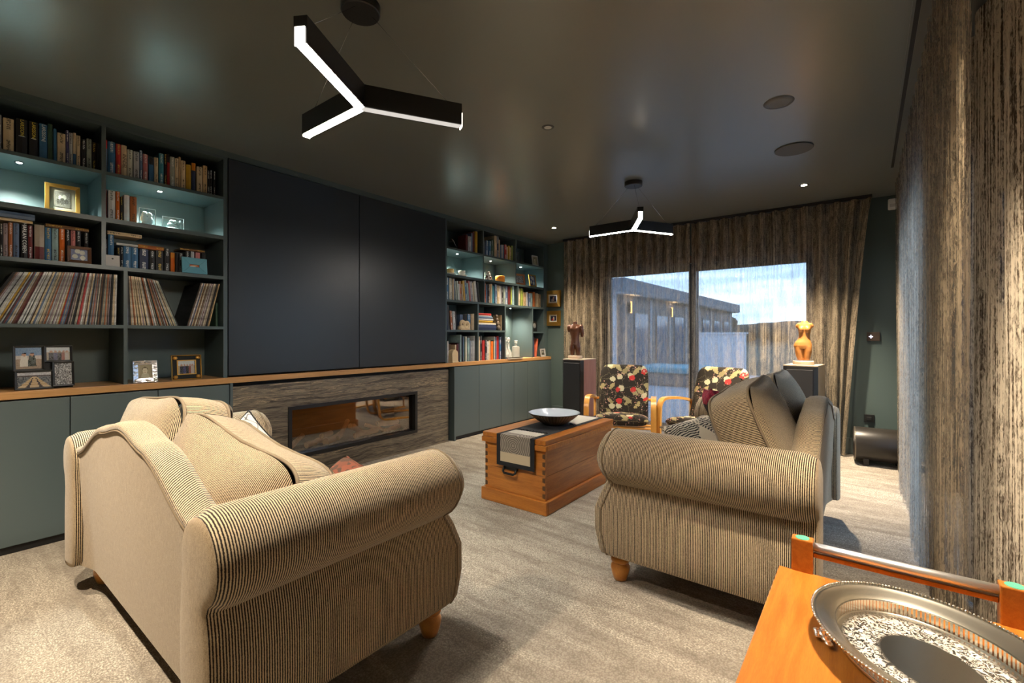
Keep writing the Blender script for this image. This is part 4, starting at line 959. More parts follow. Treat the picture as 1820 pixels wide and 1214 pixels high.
def make_sofa(label, loc, rz):
    r = thing('sofa', label, 'sofa', loc, rz)
    box('seat_base', CHENILLE, r, -0.74+DX, 0.74-DX, 0.05, 0.755, 0.142, 0.325, 0.01)
    # rear panel
    xs = [-0.73+1.46*k/64 for k in range(65)]
    G = []; U = []
    for x in xs:
        Tz = camel(x)-0.026; row = []; ur = []
        for k in range(12):
            f = k/11; z = 0.140+(Tz-0.140)*f; y = -0.010-0.036*f**1.3-0.010*math.sin(f*PI)*(1-(x/0.73)**2)-0.034*smooth01((abs(x)-0.55)/0.18)*(1-f)
            row.append((x, y, z)); ur.append((x, z))
        G.append(row); U.append(ur)
    MB().grid(G, U).build('back_panel', CHENILLE, r, smooth=True)
    MB().tube([(x, -0.050, camel(x)-0.027) for x in xs if abs(x) < 0.70], 0.0035, 6).build('piping', PIPE, r, smooth=True)
    # crown and inner face
    G = []; U = []
    for x in [-0.715+1.43*k/60 for k in range(61)]:
        Tz = camel(x); row = []; ur = []
        prof = [(-0.044, -0.030), (-0.050, -0.022), (-0.053, -0.011), (-0.047, -0.002), (-0.030, 0.004), (0.0, 0.005), (0.028, 0.0), (0.046, -0.014), (0.056, -0.05)]
        L = 0
        for k, (y, dz) in enumerate(prof):
            row.append((x, y, Tz+dz)); ur.append((x*0.8+y*0.6, Tz+dz))
        for k in range(1, 5):
            f = k/4; row.append((x, 0.056+0.09*f, (Tz-0.05)*(1-f)+0.33*f)); ur.append((x, 0))
        row.append((x, 0.06, 0.15)); ur.append((x, 0))
        for k in range(5):
            f = k/4; z = 0.15+(Tz-0.05-0.15)*f; row.append((x, 0.012-0.050*f**1.6, z)); ur.append((x, z))
        G.append(row); U.append(ur)
    mb = MB().grid(G, U, closed_j=True); nn = len(G[0]); mb.f.append(tuple(range(nn))); mb.f.append(tuple((len(G)-1)*nn+k for k in range(nn)))
    mb.build('back_crown', STRIPE, r, smooth=True, angle=1.0)
    for sx in (-1, 1):
        mb, edge, ends = arm_mesh(sx)
        a = mb.build('arm', STRIPE, r, smooth=True, angle=0.9)
        MB().tube(edge, 0.005, 6).build('piping', PIPE, a, smooth=True)
        for e_ in ends: e_.build('arm_end', CHENILLE, a, smooth=True)
    for x in (-0.83+DX, 0.83-DX):
        for y in (0.062, 0.735): bun_foot(r, x, y)
    for sx in (-1, 1):
        cushion('seat_cushion', r, 0.642, 0.62, 0.12, (sx*0.325, 0.47, 0.395), (PI/2, 0, 0), STRIPE, 0.025, PIPE, True, 44, 7)
    return r
sofaA = make_sofa('striped beige sofa nearest the camera, seen from behind', (-2.108, 0.50, 0), 0)
cushion('back_cushion', sofaA, 0.74, 0.50, 0.17, (0.225, 0.265, 0.590), (-0.32, 0.22, 0.16), STRIPE, 0.085, PIPE, sag=0.075, wob=0.008, e=3.3)
cushion('back_cushion', sofaA, 0.68, 0.49, 0.17, (-0.37, 0.205, 0.665), (-0.22, -0.10, 0.05), STRIPE, 0.075, PIPE, sag=0.03, wob=0.006, e=3.6)
sofaB = make_sofa('striped beige sofa on the right, its back to the window wall', (-0.20, 2.831, 0), PI/2)
cushion('back_cushion', sofaB, 0.68, 0.53, 0.17, (-0.335, 0.200, 0.690), (-0.40, -0.05, 0.02), STRIPE, 0.060, PIPE, sag=0.02, wob=0.006)
cushion('back_cushion', sofaB, 0.68, 0.52, 0.17, (0.335, 0.200, 0.700), (-0.40, 0.03, 0.0), STRIPE, 0.060, PIPE, sag=0.03, wob=0.006)
# loose cushions
def pattern(name, fn):
    t = NT(name); col = fn(t); t.principled(col, 0.85, 0, t.bump(t.noise(t.coord(), 300, 2), 0.2, 0.002), 0.2); return t.m
def leaf(t):
    v = t.coord(); n = t.noise(t.mapping(v, (5, 5, 13), (0, 0.6, 0)), 1.0, 1, 0.4, 0.8)
    c = t.mix(t.ramp(n, 0.56, 0.58), (0.68, 0.66, 0.60), (0.06, 0.085, 0.12)); return t.mix(t.ramp(t.math('ABSOLUTE', t.math('SUBTRACT', n, 0.47)), 0.0, 0.01, (1, 1, 1), (0, 0, 0)), c, (0.04, 0.04, 0.05))
def kilim(t):
    v = t.coord(); n = t.n('ShaderNodeTexVoronoi', {'Vector': t.mapping(v, (22, 22, 30)), 'Scale': 1.0}, distance='MANHATTAN').outputs['Color']
    return t.mix(0.55, t.mix(t.ramp(t.sep(n)[0], 0.55, 0.6), (0.06, 0.03, 0.02), (0.30, 0.06, 0.025)), (0.09, 0.055, 0.038))
def redblack(t):
    g = t.sep(t.coord()); ax = t.math('MAXIMUM', t.math('ABSOLUTE', g[0]), t.math('ABSOLUTE', g[2]))
    n = t.noise(t.coord(), 45, 2)
    return t.mix(t.math('GREATER_THAN', ax, 0.135), (0.030, 0.028, 0.034), t.mix(t.ramp(n, 0.45, 0.55), (0.17, 0.012, 0.03), (0.34, 0.03, 0.06)))
def geo(t):
    v = t.mapping(t.coord(), (26, 26, 26), (0, 0.785, 0)); w_ = t.n('ShaderNodeTexWave', {'Vector': v, 'Scale': 0.5, 'Distortion': 3.0}, wave_type='RINGS').outputs[1]
    return t.mix(t.ramp(w_, 0.45, 0.55), (0.035, 0.025, 0.02), (0.34, 0.25, 0.14))
def patchwork(t):
    v = t.coord(); s = t.sep(v)
    dots = t.n('ShaderNodeTexVoronoi', {'Vector': t.mapping(v, (48, 48, 48), (0, 0.6, 0)), 'Scale': 1.0, 'Randomness': 0.1}).outputs['Distance']
    rings = t.n('ShaderNodeTexWave', {'Vector': t.mapping(v, (30, 30, 30)), 'Scale': 1.0, 'Distortion': 6.0}, wave_type='RINGS').outputs[1]
    a = t.mix(t.ramp(dots, 0.30, 0.36), (0.035, 0.033, 0.033), (0.62, 0.55, 0.44)); b = t.mix(t.ramp(rings, 0.45, 0.55), (0.03, 0.03, 0.035), (0.55, 0.50, 0.41))
    chk = t.n('ShaderNodeTexChecker', {'Vector': t.mapping(v, (1, 1, 1), (0, 0.5, 0)), 'Scale': 7.0}).outputs[1]
    return t.mix(chk, a, b)
def pillow(name, label, loc, rot, w, h, t_, mat, pipe=None):
    r = thing(name, label, 'cushion', loc, rot=rot)
    n = 18; mb = MB()
    for s in (-1, 1):
        G = []
        for i in range(n+1):
            row = []
            for j in range(n+1):
                u, v = -1+2*i/n, -1+2*j/n
                pin = 1-0.06*(1-abs(u)**2)*abs(v)**3*1.2; pin2 = 1-0.06*(1-abs(v)**2)*abs(u)**3*1.2
                th = t_/2*((1-u**4)*(1-v**4))**0.55
                row.append((u*w/2*pin2, s*th, v*h/2*pin))
            G.append(row)
        mb.grid(G)
    o = mb.build('cushion_cover', mat, r, smooth=True)
    per = []
    for k in range(4*n):
        s_, q = divmod(k, n); f = -1+2*q/n
        u, v = ((f, -1), (1, f), (-f, 1), (-1, -f))[s_]
        pin = 1-0.06*(1-abs(u)**2)*abs(v)**3*1.2; pin2 = 1-0.06*(1-abs(v)**2)*abs(u)**3*1.2
        per.append((u*w/2*pin2, 0, v*h/2*pin))
    MB().tube(per, 0.004, 6, True).build('seam', pipe or mat, r, smooth=True)
    return r
pillow('throw_pillow', 'white cushion with dark blue leaf print against the near sofa far arm', (-2.62, 1.08, 0.565), (-0.30, 0.75, 0.45), 0.29, 0.29, 0.09, pattern('leaf_print', leaf), BLACKM)
pillow('throw_pillow', 'brown and red kilim cushion inside the near sofa arm', (-1.80, 1.13, 0.490), (-0.85, 0.05, -0.10), 0.34, 0.30, 0.12, pattern('kilim_weave', kilim))
pillow('throw_pillow', 'black cushion with crimson border on the right sofa', (-0.66, 2.95, 0.665), (-0.50, 0.10, PI/2+0.35), 0.42, 0.42, 0.13, pattern('red_border', redblack), plain('crimson_cord', (0.3, 0.02, 0.05), 0.8))
pillow('throw_pillow', 'black and gold geometric cushion behind the crimson bordered one', (-0.58, 3.30, 0.68), (-0.30, 0.25, PI/2+0.15), 0.38, 0.38, 0.12, pattern('gold_geometric', geo))
pillow('throw_pillow', 'black and cream patchwork cushion on the right sofa behind its near arm', (-0.60, 2.50, 0.585), (-0.95, 0.0, PI/2-0.15), 0.50, 0.44, 0.15, pattern('patchwork_print', patchwork))

# ---------------------------------------------------------------- pine chest, runner, bowl
ch = thing('pine_chest', 'old pine blanket chest used as coffee table between the sofas', 'chest', (0, 0, 0))
cx0, cx1, cy0, cy1 = -2.17, -1.655, 2.515, 3.50
for nm, z0, z1 in (('plank', 0.085, 0.245), ('plank', 0.2465, 0.438)):
    box(nm, PINE_Y, ch, cx0, cx1, cy0, cy0+0.02, z0, z1, 0.0012)
    box(nm, PINE_Y, ch, cx0, cx1, cy1-0.02, cy1, z0, z1, 0.0012)
    box(nm, PINE, ch, cx0, cx0+0.02, cy0+0.0205, cy1-0.0205, z0, z1, 0.0012)
    box(nm, PINE, ch, cx1-0.02, cx1, cy0+0.0205, cy1-0.0205, z0, z1, 0.0012)
box('bottom_board', PINE, ch, cx0+0.02, cx1-0.02, cy0+0.02, cy1-0.02, 0.05, 0.085)
m = MB(); e = 0.022
box('plinth_board', PINE_Y, ch, cx0-e, cx1+e, cy0-e, cy0+0.005, 0, 0.088, 0.006); box('plinth_board', PINE_Y, ch, cx0-e, cx1+e, cy1-0.005, cy1+e, 0, 0.088, 0.006)
box('plinth_board', PINE, ch, cx0-e, cx0+0.005, cy0+0.006, cy1-0.006, 0, 0.088, 0.006); box('plinth_board', PINE, ch, cx1-0.005, cx1+e, cy0+0.006, cy1-0.006, 0, 0.088, 0.006)
box('lid', PINE, ch, cx0-0.012, cx1+0.012, cy0-0.014, cy1+0.014, 0.452, 0.485, 0.004)
m = MB(); m.box(cx0-0.018, cx1+0.018, cy0-0.020, cy0-0.002, 0.415, 0.451); m.box(cx0-0.018, cx0-0.001, cy0-0.001, cy1, 0.415, 0.451); m.box(cx1+0.001, cx1+0.018, cy0-0.001, cy1, 0.415, 0.451)
m.build('lid_moulding', PINE_Y, ch, bevel=0.003)
DOVE = plain('dovetail_dark', (0.085, 0.038, 0.014), 0.5)
for k in range(6):
    z = 0.105+k*0.052
    for xx in (cx1, cx0):
        sg = 1 if xx == cx1 else -1
        MB().prism([(xx-sg*0.022, z), (xx-sg*0.001, z-0.004), (xx-sg*0.001, z+0.030), (xx-sg*0.022, z+0.026)], cy0-0.0012, cy0+0.002, 'y').build('dovetail', DOVE, ch)
hd = MB().box(-1.995, -1.875, cy0-0.008, cy0, 0.245, 0.285).build('handle_plate', BLACK, ch, bevel=0.003)
MB().tube([(-1.988, cy0-0.012, 0.262), (-1.988, cy0-0.026, 0.235), (-1.975, cy0-0.03, 0.225), (-1.895, cy0-0.03, 0.225), (-1.882, cy0-0.026, 0.235), (-1.882, cy0-0.012, 0.262)], 0.008, 8).build('drop_handle', BLACK, hd, smooth=True)
# table runner
RB = plain('runner_black', (0.008, 0.008, 0.010), 0.85)
def rings_mat():
    t = NT('runner_ring_print'); o = t.mapping(t.coord(), (1, 1, 1), (0, 0, 0), (1.9, -2.49, -0.42))
    w_ = t.n('ShaderNodeTexWave', {'Vector': o, 'Scale': 22.0, 'Distortion': 2.5, 'Detail': 1.0, 'Detail Scale': 0.6}, wave_type='RINGS', rings_direction='SPHERICAL').outputs[1]
    c = t.mix(t.ramp(w_, 0.72, 0.85), (0.15, 0.125, 0.10), (0.36, 0.31, 0.25)); t.principled(c, 0.8); return t.m
RING = rings_mat(); RCREAM = plain('runner_cream', (0.52, 0.42, 0.28), 0.85, bumpscale=160, bumpstr=0.5); RPALE = plain('runner_pale', (0.52, 0.48, 0.40), 0.85)
rn = thing('table_runner', 'black bordered patchwork runner draped over the pine chest', 'table runner', (0, 0, 0))
rx0, rx1 = -2.045, -1.725
def strip(nm, mat, x0, x1, s0, s1, off):
    """s runs from the hanging end: s<0.20 hangs, then along the lid; off = height above cloth"""
    H = 0.215; n = max(2, int((s1-s0)/0.02)); G = []
    def pt(s):
        if s < H: return (cy0-0.024-off, 0.4875-(H-s)+0.0)
        return (cy0-0.024+(s-H), 0.4868+off)
    S = sorted(set([s0+(s1-s0)*k/n for k in range(n+1)]+([H] if s0 < H < s1 else [])))
    for s in S:
        y, z = pt(s); G.append([(x0, y, z), (x1, y, z)])
    o = MB().grid(G).build(nm, mat, rn); md = o.modifiers.new('solid', 'SOLIDIFY'); md.thickness = 0.0012; md.offset = 0
    return o
strip('runner_cloth', RB, rx0, rx1, 0.0, 1.23, 0.0)
strip('cream_patch', RCREAM, rx0+0.034, rx1-0.034, 0.030, 0.095, 0.0012)
strip('ring_print_patch', RING, rx0+0.034, rx1-0.034, 0.095, 0.290, 0.0012)
strip('pale_patch', RPALE, rx0+0.034, rx1-0.034, 0.290, 0.400, 0.0012)
strip('pale_patch', RPALE, rx0+0.034, rx1-0.034, 0.80, 1.20, 0.0012)
rf = random.Random(9); m = MB()
for k in range(60):
    for side in (0.40, 0.80):
        x = rx0+0.03+rf.random()*(rx1-rx0-0.06); y = cy0-0.024+side-0.215+rf.uniform(-.012, .012); a = rf.uniform(0, 3.1)
        m.tube([(x, y, 0.4895), (x+0.010*math.cos(a), y+0.010*math.sin(a), 0.4925+rf.random()*0.004), (x+0.022*math.cos(a), y+0.022*math.sin(a), 0.490)], 0.0014, 4)
m.build('fringe', RB, rn)
bw = thing('bowl', 'wide grey glazed bowl on the runner of the pine chest', 'bowl', (-1.905, 3.02, 0.4888))
def bowl_out():
    t = NT('ribbed_bowl'); a = t.sep(t.coord()); ang = t.n('ShaderNodeMath', {0: a[1], 1: a[0]}, operation='ARCTAN2').outputs[0]
    w_ = t.math('SINE', t.math('MULTIPLY', ang, 48.0)); c = t.mix(t.math('ADD', t.math('MULTIPLY', w_, 0.4), 0.5), (0.10, 0.075, 0.05), (0.24, 0.20, 0.15))
    t.principled(c, 0.5, 0, t.bump(w_, 0.4, 0.004)); return t.m
MB().lathe([(0.075, 0.0), (0.085, 0.002), (0.10, 0.012), (0.15, 0.045), (0.185, 0.075), (0.197, 0.088)], 56, cap='bottom').build('outer_shell', bowl_out(), bw, smooth=True)
MB().lathe([(0.197, 0.088), (0.194, 0.091), (0.19, 0.089), (0.17, 0.070), (0.13, 0.044), (0.08, 0.026), (0.001, 0.020)], 56, cap=False).build('glazed_inside', plain('grey_glaze', (0.50, 0.55, 0.61), 0.12, spec=0.7), bw, smooth=True)
MB().tube([(0.197*math.cos(a), 0.197*math.sin(a), 0.0885) for a in [2*PI*k/56 for k in range(56)]], 0.003, 6, True).build('rim', BLACK, bw, smooth=True)

# ---------------------------------------------------------------- bentwood armchairs
def ribbon(path, width, thick, xc):
    """bent laminated strip in the yz plane, width along x"""
    P = [Vector((0, a, b)) for a, b in path]; G = []
    for i, p in enumerate(P):
        d = (P[min(i+1, len(P)-1)]-P[max(i-1, 0)]).normalized(); nrm = Vector((0, -d.z, d.y))
        G.append([(xc-width/2, *(p+nrm*thick/2).yz), (xc+width/2, *(p+nrm*thick/2).yz), (xc+width/2, *(p-nrm*thick/2).yz), (xc-width/2, *(p-nrm*thick/2).yz)])
    mb = MB().grid(G, closed_j=True); n = len(P)
    mb.f.append((0, 1, 2, 3)); mb.f.append(tuple((n-1)*4+k for k in range(4))); return mb
def arc(cy, cz, r, a0, a1, n=9):
    return [(cy+r*math.cos(math.radians(a0+(a1-a0)*k/n)), cz+r*math.sin(math.radians(a0+(a1-a0)*k/n))) for k in range(n+1)]
def pad(P0, P1, w0, w1, th, nseg=10, rtop=0.09, belly=0.02):
    """upholstered pad swept from P0 to P1 in yz, width w0->w1, rounded top end"""
    a = Vector((0, *P0)); b = Vector((0, *P1)); d = (b-a); L = d.length; d.normalize(); nrm = Vector((0, -d.z, d.y))
    G = []; U = []; secn = 20
    S = [0.0, 0.006, 0.018, 0.04]+[0.04+(L-0.08-0.0)*k/nseg for k in range(1, nseg)]+[L-0.075, L-0.05, L-0.028, L-0.012, L-0.003, L]
    for s in S:
        f = s/L; w = w0+(w1-w0)*f
        q = max(0, (s-(L-rtop))/rtop); w *= (math.sqrt(max(0.0, 1-q**2.4))*0.34+0.66) if q > 0 else 1
        q2 = max(0, (0.03-s)/0.03); tk = th*(math.sqrt(max(0.02, 1-q2**2)))*(math.sqrt(max(0.03, 1-(max(0, (s-(L-0.045))/0.045))**2)))
        row = []; ur = []
        for k in range(secn):
            t_ = 2*PI*k/secn; c, s2 = math.cos(t_), math.sin(t_)
            x = w/2*math.copysign(abs(c)**0.45, c); y = tk/2*math.copysign(abs(s2)**0.8, s2)+(belly*(1-(2*x/w)**2)*math.sin(f*PI) if s2 > 0 else 0)
            p = a+d*s+nrm*y; row.append((x, p.y, p.z)); ur.append((x+(3.0 if s2 < -0.5 else 0)+(0 if abs(c) < 0.9 else 0), s+y))
        G.append(row); U.append(ur)
    mb = MB().grid(G, U, closed_j=True); mb.f.append(tuple(range(secn))); mb.f.append(tuple((len(S)-1)*secn+k for k in range(secn)))
    return mb
def armchair(label, loc, rz):
    """faces local -y"""
    r = thing('armchair', label, 'armchair', loc, rz, 'floral bentwood armchairs by the window')
    side = [(0.30, 0.505), (0.18, 0.535), (0.02, 0.560), (-0.16, 0.575)]+arc(-0.23, 0.475, 0.10, 90, 176, 9)+[(-0.338, 0.40), (-0.342, 0.30), (-0.335, 0.18)]+arc(-0.235, 0.10, 0.09, 180, 268, 8)+[(-0.10, 0.012), (0.10, 0.012), (0.34, 0.012)]
    for sx in (-1, 1):
        ribbon(side, 0.048, 0.024, sx*0.305).build('arm_frame', BEECH, r, smooth=True, angle=0.6)
    pad((-0.30, 0.375), (0.20, 0.315), 0.52, 0.50, 0.10, 10, 0.03).build('seat', FLORAL, r, smooth=True)
    pad((0.13, 0.31), (0.37, 0.855), 0.50, 0.50, 0.095, 12, 0.13, 0.02).build('backrest', FLORAL, r, smooth=True)
    for (y, z) in ((-0.24, 0.30), (0.17, 0.25), (0.30, 0.50)):
        MB().tube([(-0.305, y, z), (0.305, y, z)], 0.013, 8).build('cross_rail', BEECH, r, smooth=True)
    MB().tube([(-0.305, 0.33, 0.02), (-0.305, 0.30, 0.50)], 0.014, 8).build('rear_leg', BEECH, r, smooth=True)
    MB().tube([(0.305, 0.33, 0.02), (0.305, 0.30, 0.50)], 0.014, 8).build('rear_leg', BEECH, r, smooth=True)
    return r
armchair('dark floral bentwood armchair beside the left speaker', (-1.93, 4.32, 0), math.radians(20))
armchair('dark floral bentwood armchair half hidden behind the right sofa', (-1.17, 4.52, 0), math.radians(-10))

# ---------------------------------------------------------------- speakers, statues, subwoofer
def speaker(label, loc, rz, wood_side):
    r = thing('floor_speaker', label, 'speaker', loc, rz)
    w, d, h, b = 0.285, 0.34, 0.885, 0.03
    box('cabinet', CHERRY if wood_side else plain('speaker_grey_veneer', (0.36, 0.27, 0.17), 0.4), r, -w/2, w/2, 0.03, d, 0.02, h, 0.003)
    fr = [(-w/2, 0.03), (-w/2+b, 0.0), (w/2-b, 0.0), (w/2, 0.03)]
    MB().prism(fr, 0.02, h-0.004).build('baffle', plain('baffle_black', (0.012, 0.012, 0.012), 0.4), r)
    box('grille', BLACKM, r, -w/2+b+0.004, w/2-b-0.004, -0.012, -0.0005, 0.06, h-0.035, 0.004)
    box('top_bevel', plain('speaker_top', (0.42, 0.36, 0.27), 0.4), r, -w/2, w/2, 0.03, d, h+0.0002, h+0.006, 0.002)
    box('plinth', BLACK, r, -w/2-0.01, w/2+0.01, 0.0, d+0.01, 0.0, 0.02)
    MB().lathe([(0.0005, 0), (0.014, 0)], 12, cap=False).build('badge', CHROME, r, loc=(0.06, -0.0125, 0.10), rot=(PI/2, 0, 0))
    return r
speaker('tall black fronted speaker with reddish wood side, left of the window', (-2.74, 4.73, 0), 0.0, True)
speaker('tall black fronted speaker behind the right sofa', (-0.49, 5.08, 0), math.radians(-6), False)
TERRA = plain('bronzed_terracotta', (0.085, 0.026, 0.008), 0.4, bumpscale=30, bumpstr=0.08)
TERRAL = plain('amber_terracotta', (0.40, 0.16, 0.035), 0.42, bumpscale=30, bumpstr=0.08)
BASEM = plain('pale_marble', (0.58, 0.42, 0.30), 0.5)
def loft(mb, secs, n=20):
    G = []
    for (cx, cy, cz, rx, ry) in secs:
        G.append([(cx+rx*math.cos(2*PI*k/n), cy+ry*math.sin(2*PI*k/n), cz) for k in range(n)])
    b = MB().grid(G, closed_j=True); m_ = len(G); b.f.append(tuple(range(n))); b.f.append(tuple((m_-1)*n+k for k in range(n)))
    mb.add(b.v, b.f)
def torso(label, loc, rz, female, mat):
    r = thing('torso_statue', label, 'statue', loc, rz)
    mb = MB()
    if female:
        for sx in (-1, 1):
            loft(mb, [(sx*0.030+0.004, 0, 0.02, 0.030, 0.032), (sx*0.038, 0, 0.06, 0.040, 0.042), (sx*0.044, 0, 0.11, 0.046, 0.048), (sx*0.042, 0, 0.15, 0.046, 0.050), (sx*0.030, 0, 0.18, 0.040, 0.045)])
        loft(mb, [(-0.004, 0, 0.13, 0.088, 0.052), (-0.006, 0.0, 0.16, 0.096, 0.058), (-0.004, 0, 0.19, 0.086, 0.054), (0.006, 0, 0.22, 0.064, 0.044), (0.010, 0, 0.25, 0.056, 0.040), (0.012, 0, 0.28, 0.060, 0.042), (0.012, 0, 0.31, 0.068, 0.046), (0.012, 0, 0.34, 0.074, 0.044), (0.012, 0, 0.365, 0.070, 0.036), (0.012, 0, 0.385, 0.040, 0.028), (0.012, 0, 0.40, 0.024, 0.022)])
        for sx in (-1, 1):
            mb.sphere((0.012+sx*0.030, -0.034, 0.318), 0.029, 14, 10)
            loft(mb, [(0.012+sx*0.074, 0.006, 0.330, 0.015, 0.018), (0.012+sx*0.072, 0.002, 0.350, 0.022, 0.024), (0.012+sx*0.062, 0, 0.368, 0.024, 0.024), (0.012+sx*0.046, 0, 0.378, 0.02, 0.02)])
    else:
        for sx in (-1, 1):
            loft(mb, [(sx*0.044, 0, 0.02, 0.026, 0.028), (sx*0.043, 0, 0.06, 0.033, 0.036), (sx*0.040, 0, 0.11, 0.042, 0.046), (sx*0.034, 0, 0.15, 0.040, 0.046)])
        loft(mb, [(0, 0, 0.14, 0.070, 0.046), (0, 0, 0.17, 0.070, 0.050), (0, 0, 0.21, 0.062, 0.044), (-0.002, 0, 0.25, 0.066, 0.044), (-0.004, 0, 0.29, 0.078, 0.048), (-0.004, 0, 0.33, 0.088, 0.050), (-0.004, 0, 0.36, 0.088, 0.044), (-0.004, 0, 0.385, 0.060, 0.034), (-0.002, 0, 0.40, 0.030, 0.028), (0.0, 0, 0.425, 0.028, 0.028)])
        for sx in (-1, 1):
            mb.sphere((sx*0.036, -0.030, 0.335), 0.036, 14, 10, 1, 0.6, 0.8)
            mb.sphere((sx*0.092, 0.0, 0.355), 0.036, 14, 10)
        loft(mb, [(0.105, 0.012, 0.24, 0.018, 0.022), (0.110, 0.006, 0.28, 0.025, 0.028), (0.106, 0, 0.33, 0.028, 0.030), (0.095, 0, 0.355, 0.025, 0.025)])
        loft(mb, [(-0.098, 0.004, 0.30, 0.020, 0.022), (-0.100, 0, 0.33, 0.026, 0.028), (-0.092, 0, 0.355, 0.025, 0.025)])
        mb.sphere((0, -0.040, 0.155), 0.018, 10, 8)
    o = mb.build('figure', mat, r, smooth=True, loc=(0, 0, 0.022))
    o.scale = (0.80, 0.9, 1.0)
    rm = o.modifiers.new('remesh', 'REMESH'); rm.mode = 'VOXEL'; rm.voxel_size = 0.0045; rm.use_smooth_shade = True
    sm = o.modifiers.new('smooth', 'SMOOTH'); sm.iterations = 5; sm.factor = 0.5
    MB().lathe([(0.086, 0.0), (0.088, 0.004), (0.088, 0.032), (0.084, 0.036)], 32, sx=1.0, sy=0.75).build('base', BASEM, r, smooth=True, angle=0.6)
    return r
torso('dark brown male torso statue on the left speaker', (-2.78, 4.88, 0.8912), math.radians(10), False, TERRA)
torso('amber female torso statue on the right speaker', (-0.475, 5.24, 0.8912), math.radians(4), True, TERRAL)
sb = thing('subwoofer', 'black cylindrical subwoofer lying on the carpet by the curtains', 'speaker', (0.12, 5.33, 0), rot=(0, 0, math.radians(4)))
SUBM = plain('subwoofer_satin', (0.020, 0.017, 0.014), 0.33, spec=0.5)
def xl(prof, n=40):
    mb = MB().lathe(prof, n); mb.v = [(z, x, y) for x, y, z in mb.v]; return mb
o = xl([(0.150, -0.20), (0.152, -0.19), (0.152, 0.19), (0.145, 0.205)]).build('body', SUBM, sb, smooth=True, angle=0.6, loc=(0, 0, 0.178))
MB().tube([(-0.200, 0.148*math.cos(a), 0.178+0.148*math.sin(a)) for a in [2*PI*k/48 for k in range(48)]], 0.006, 8, True).build('trim_ring', plain('sub_ring', (0.22, 0.19, 0.15), 0.3, 0.8), sb, smooth=True)
xl([(0.141, -0.206), (0.10, -0.202), (0.05, -0.200), (0.001, -0.199)]).build('cone', plain('sub_cone', (0.026, 0.020, 0.015), 0.5), sb, smooth=True, loc=(0, 0, 0.178))
for x in (-0.12, 0.12):
    for y in (-0.07, 0.07): box('foot', BLACK, sb, x-0.02, x+0.02, y-0.025, y+0.025, 0.0, 0.062, 0.003)
cb = tag(MB().tube([(0.30, 5.30, 0.02), (0.32, 5.38, 0.10), (0.30, 5.46, 0.20), (0.27, 5.52, 0.24), (0.25, 5.56, 0.16), (0.24, 5.58, 0.02)], 0.005, 6).build('power_cable', BLACKM, None, smooth=True), 'black power cable looping behind the subwoofer', 'cable')

# ---------------------------------------------------------------- trolley and silver tray
tt = thing('tea_trolley', 'orange teak trolley with chrome rail in the right foreground', 'trolley', (0, 0, 0))
ZT = 0.56; tx0, tx1, ty0, ty1 = -0.182, 0.30, 0.55, 1.405
box('top_board', TEAK, tt, tx0, tx1, ty0, ty1, ZT-0.022, ZT, 0.0025)
box('lower_board', TEAK, tt, tx0+0.02, tx1-0.02, ty0+0.02, ty1-0.02, 0.16, 0.178, 0.002)
FELT = plain('green_felt', (0.08, 0.38, 0.24), 0.9)
for x in (-0.130, 0.250):
    for y in (1.412, 0.545):
        yy = y
        lg = box('leg', TEAK, tt, x-0.024, x+0.024, yy-0.014, yy+0.020, 0.05, ZT+0.083, 0.003)
        MB().lathe([(0.0005, 0.0012), (0.015, 0.0012), (0.016, 0)], 18, (x, yy+0.003, ZT+0.083), cap=False).build('felt_dot', FELT, lg)
        MB().lathe([(0.012, 0), (0.022, 0.008), (0.022, 0.04), (0.010, 0.052)], 14, (x, yy, 0.0)).build('castor', BLACK, lg, smooth=True)
for y in (1.415, 0.548):
    MB().tube([(-0.108, y, ZT+0.066), (0.228, y, ZT+0.066)], 0.0110, 14).build('chrome_rail', SATIN, tt, smooth=True)
    box('wood_rail', TEAK, tt, -0.106, 0.226, y-0.006, y+0.006, ZT+0.040, ZT+0.052, 0.002)
def engraved():
    t = NT('engraved_silver'); o = t.coord(); s = t.sep(o)
    rr = t.n('ShaderNodeVectorMath', {0: t.mapping(o, (1/0.165, 1/0.132, 0))}, operation='LENGTH').outputs['Value']
    n = t.noise(t.mapping(o, (1, 1, 0.0)), 80, 3, 0.6, 2.5)
    n2 = t.n('ShaderNodeTexVoronoi', {'Vector': t.mapping(o, (1, 1, 0)), 'Scale': 48.0}).outputs['Distance']
    band = t.math('MULTIPLY', t.ramp(rr, 0.50, 0.56), t.ramp(rr, 0.86, 0.95, (1, 1, 1), (0, 0, 0)))
    eng = t.math('MULTIPLY', t.ramp(n, 0.46, 0.54), band)
    c = t.mix(eng, (0.80, 0.78, 0.72), (0.93, 0.90, 0.82))
    rg = t.math('ADD', 0.20, t.math('MULTIPLY', eng, 0.34))
    t.principled(c, rg, 1.0, t.bump(t.math('MULTIPLY', t.math('ADD', n, n2), band), 0.35, 0.003)); return t.m
SILVT = plain('tray_silver', (0.92, 0.88, 0.77), 0.2, 1.0, bumpscale=18, bumpstr=0.03)
ty = thing('silver_tray', 'oval pierced silver gallery tray on the teak trolley', 'tray', (0.095, 1.128, ZT+0.0005), rot=(0, 0, math.radians(125)))
A, B = 0.200, 0.170
def oval(prof, n=120):
    mb = MB(); G = []
    for off, z in prof: G.append([((A+off)*math.cos(2*PI*k/n), (B+off)*math.sin(2*PI*k/n), z) for k in range(n)])
    return mb.grid(G, closed_j=True)
fl = MB().grid([[((A-0.040)*f*math.cos(2*PI*k/120), (B-0.040)*f*math.sin(2*PI*k/120), z) for k in range(120)] for f, z in ((0.004, 0.0100), (0.4, 0.0100), (0.7, 0.0102), (0.97, 0.0106), (1.03, 0.013))], closed_j=True); fl.build('engraved_floor', engraved(), ty, smooth=True)
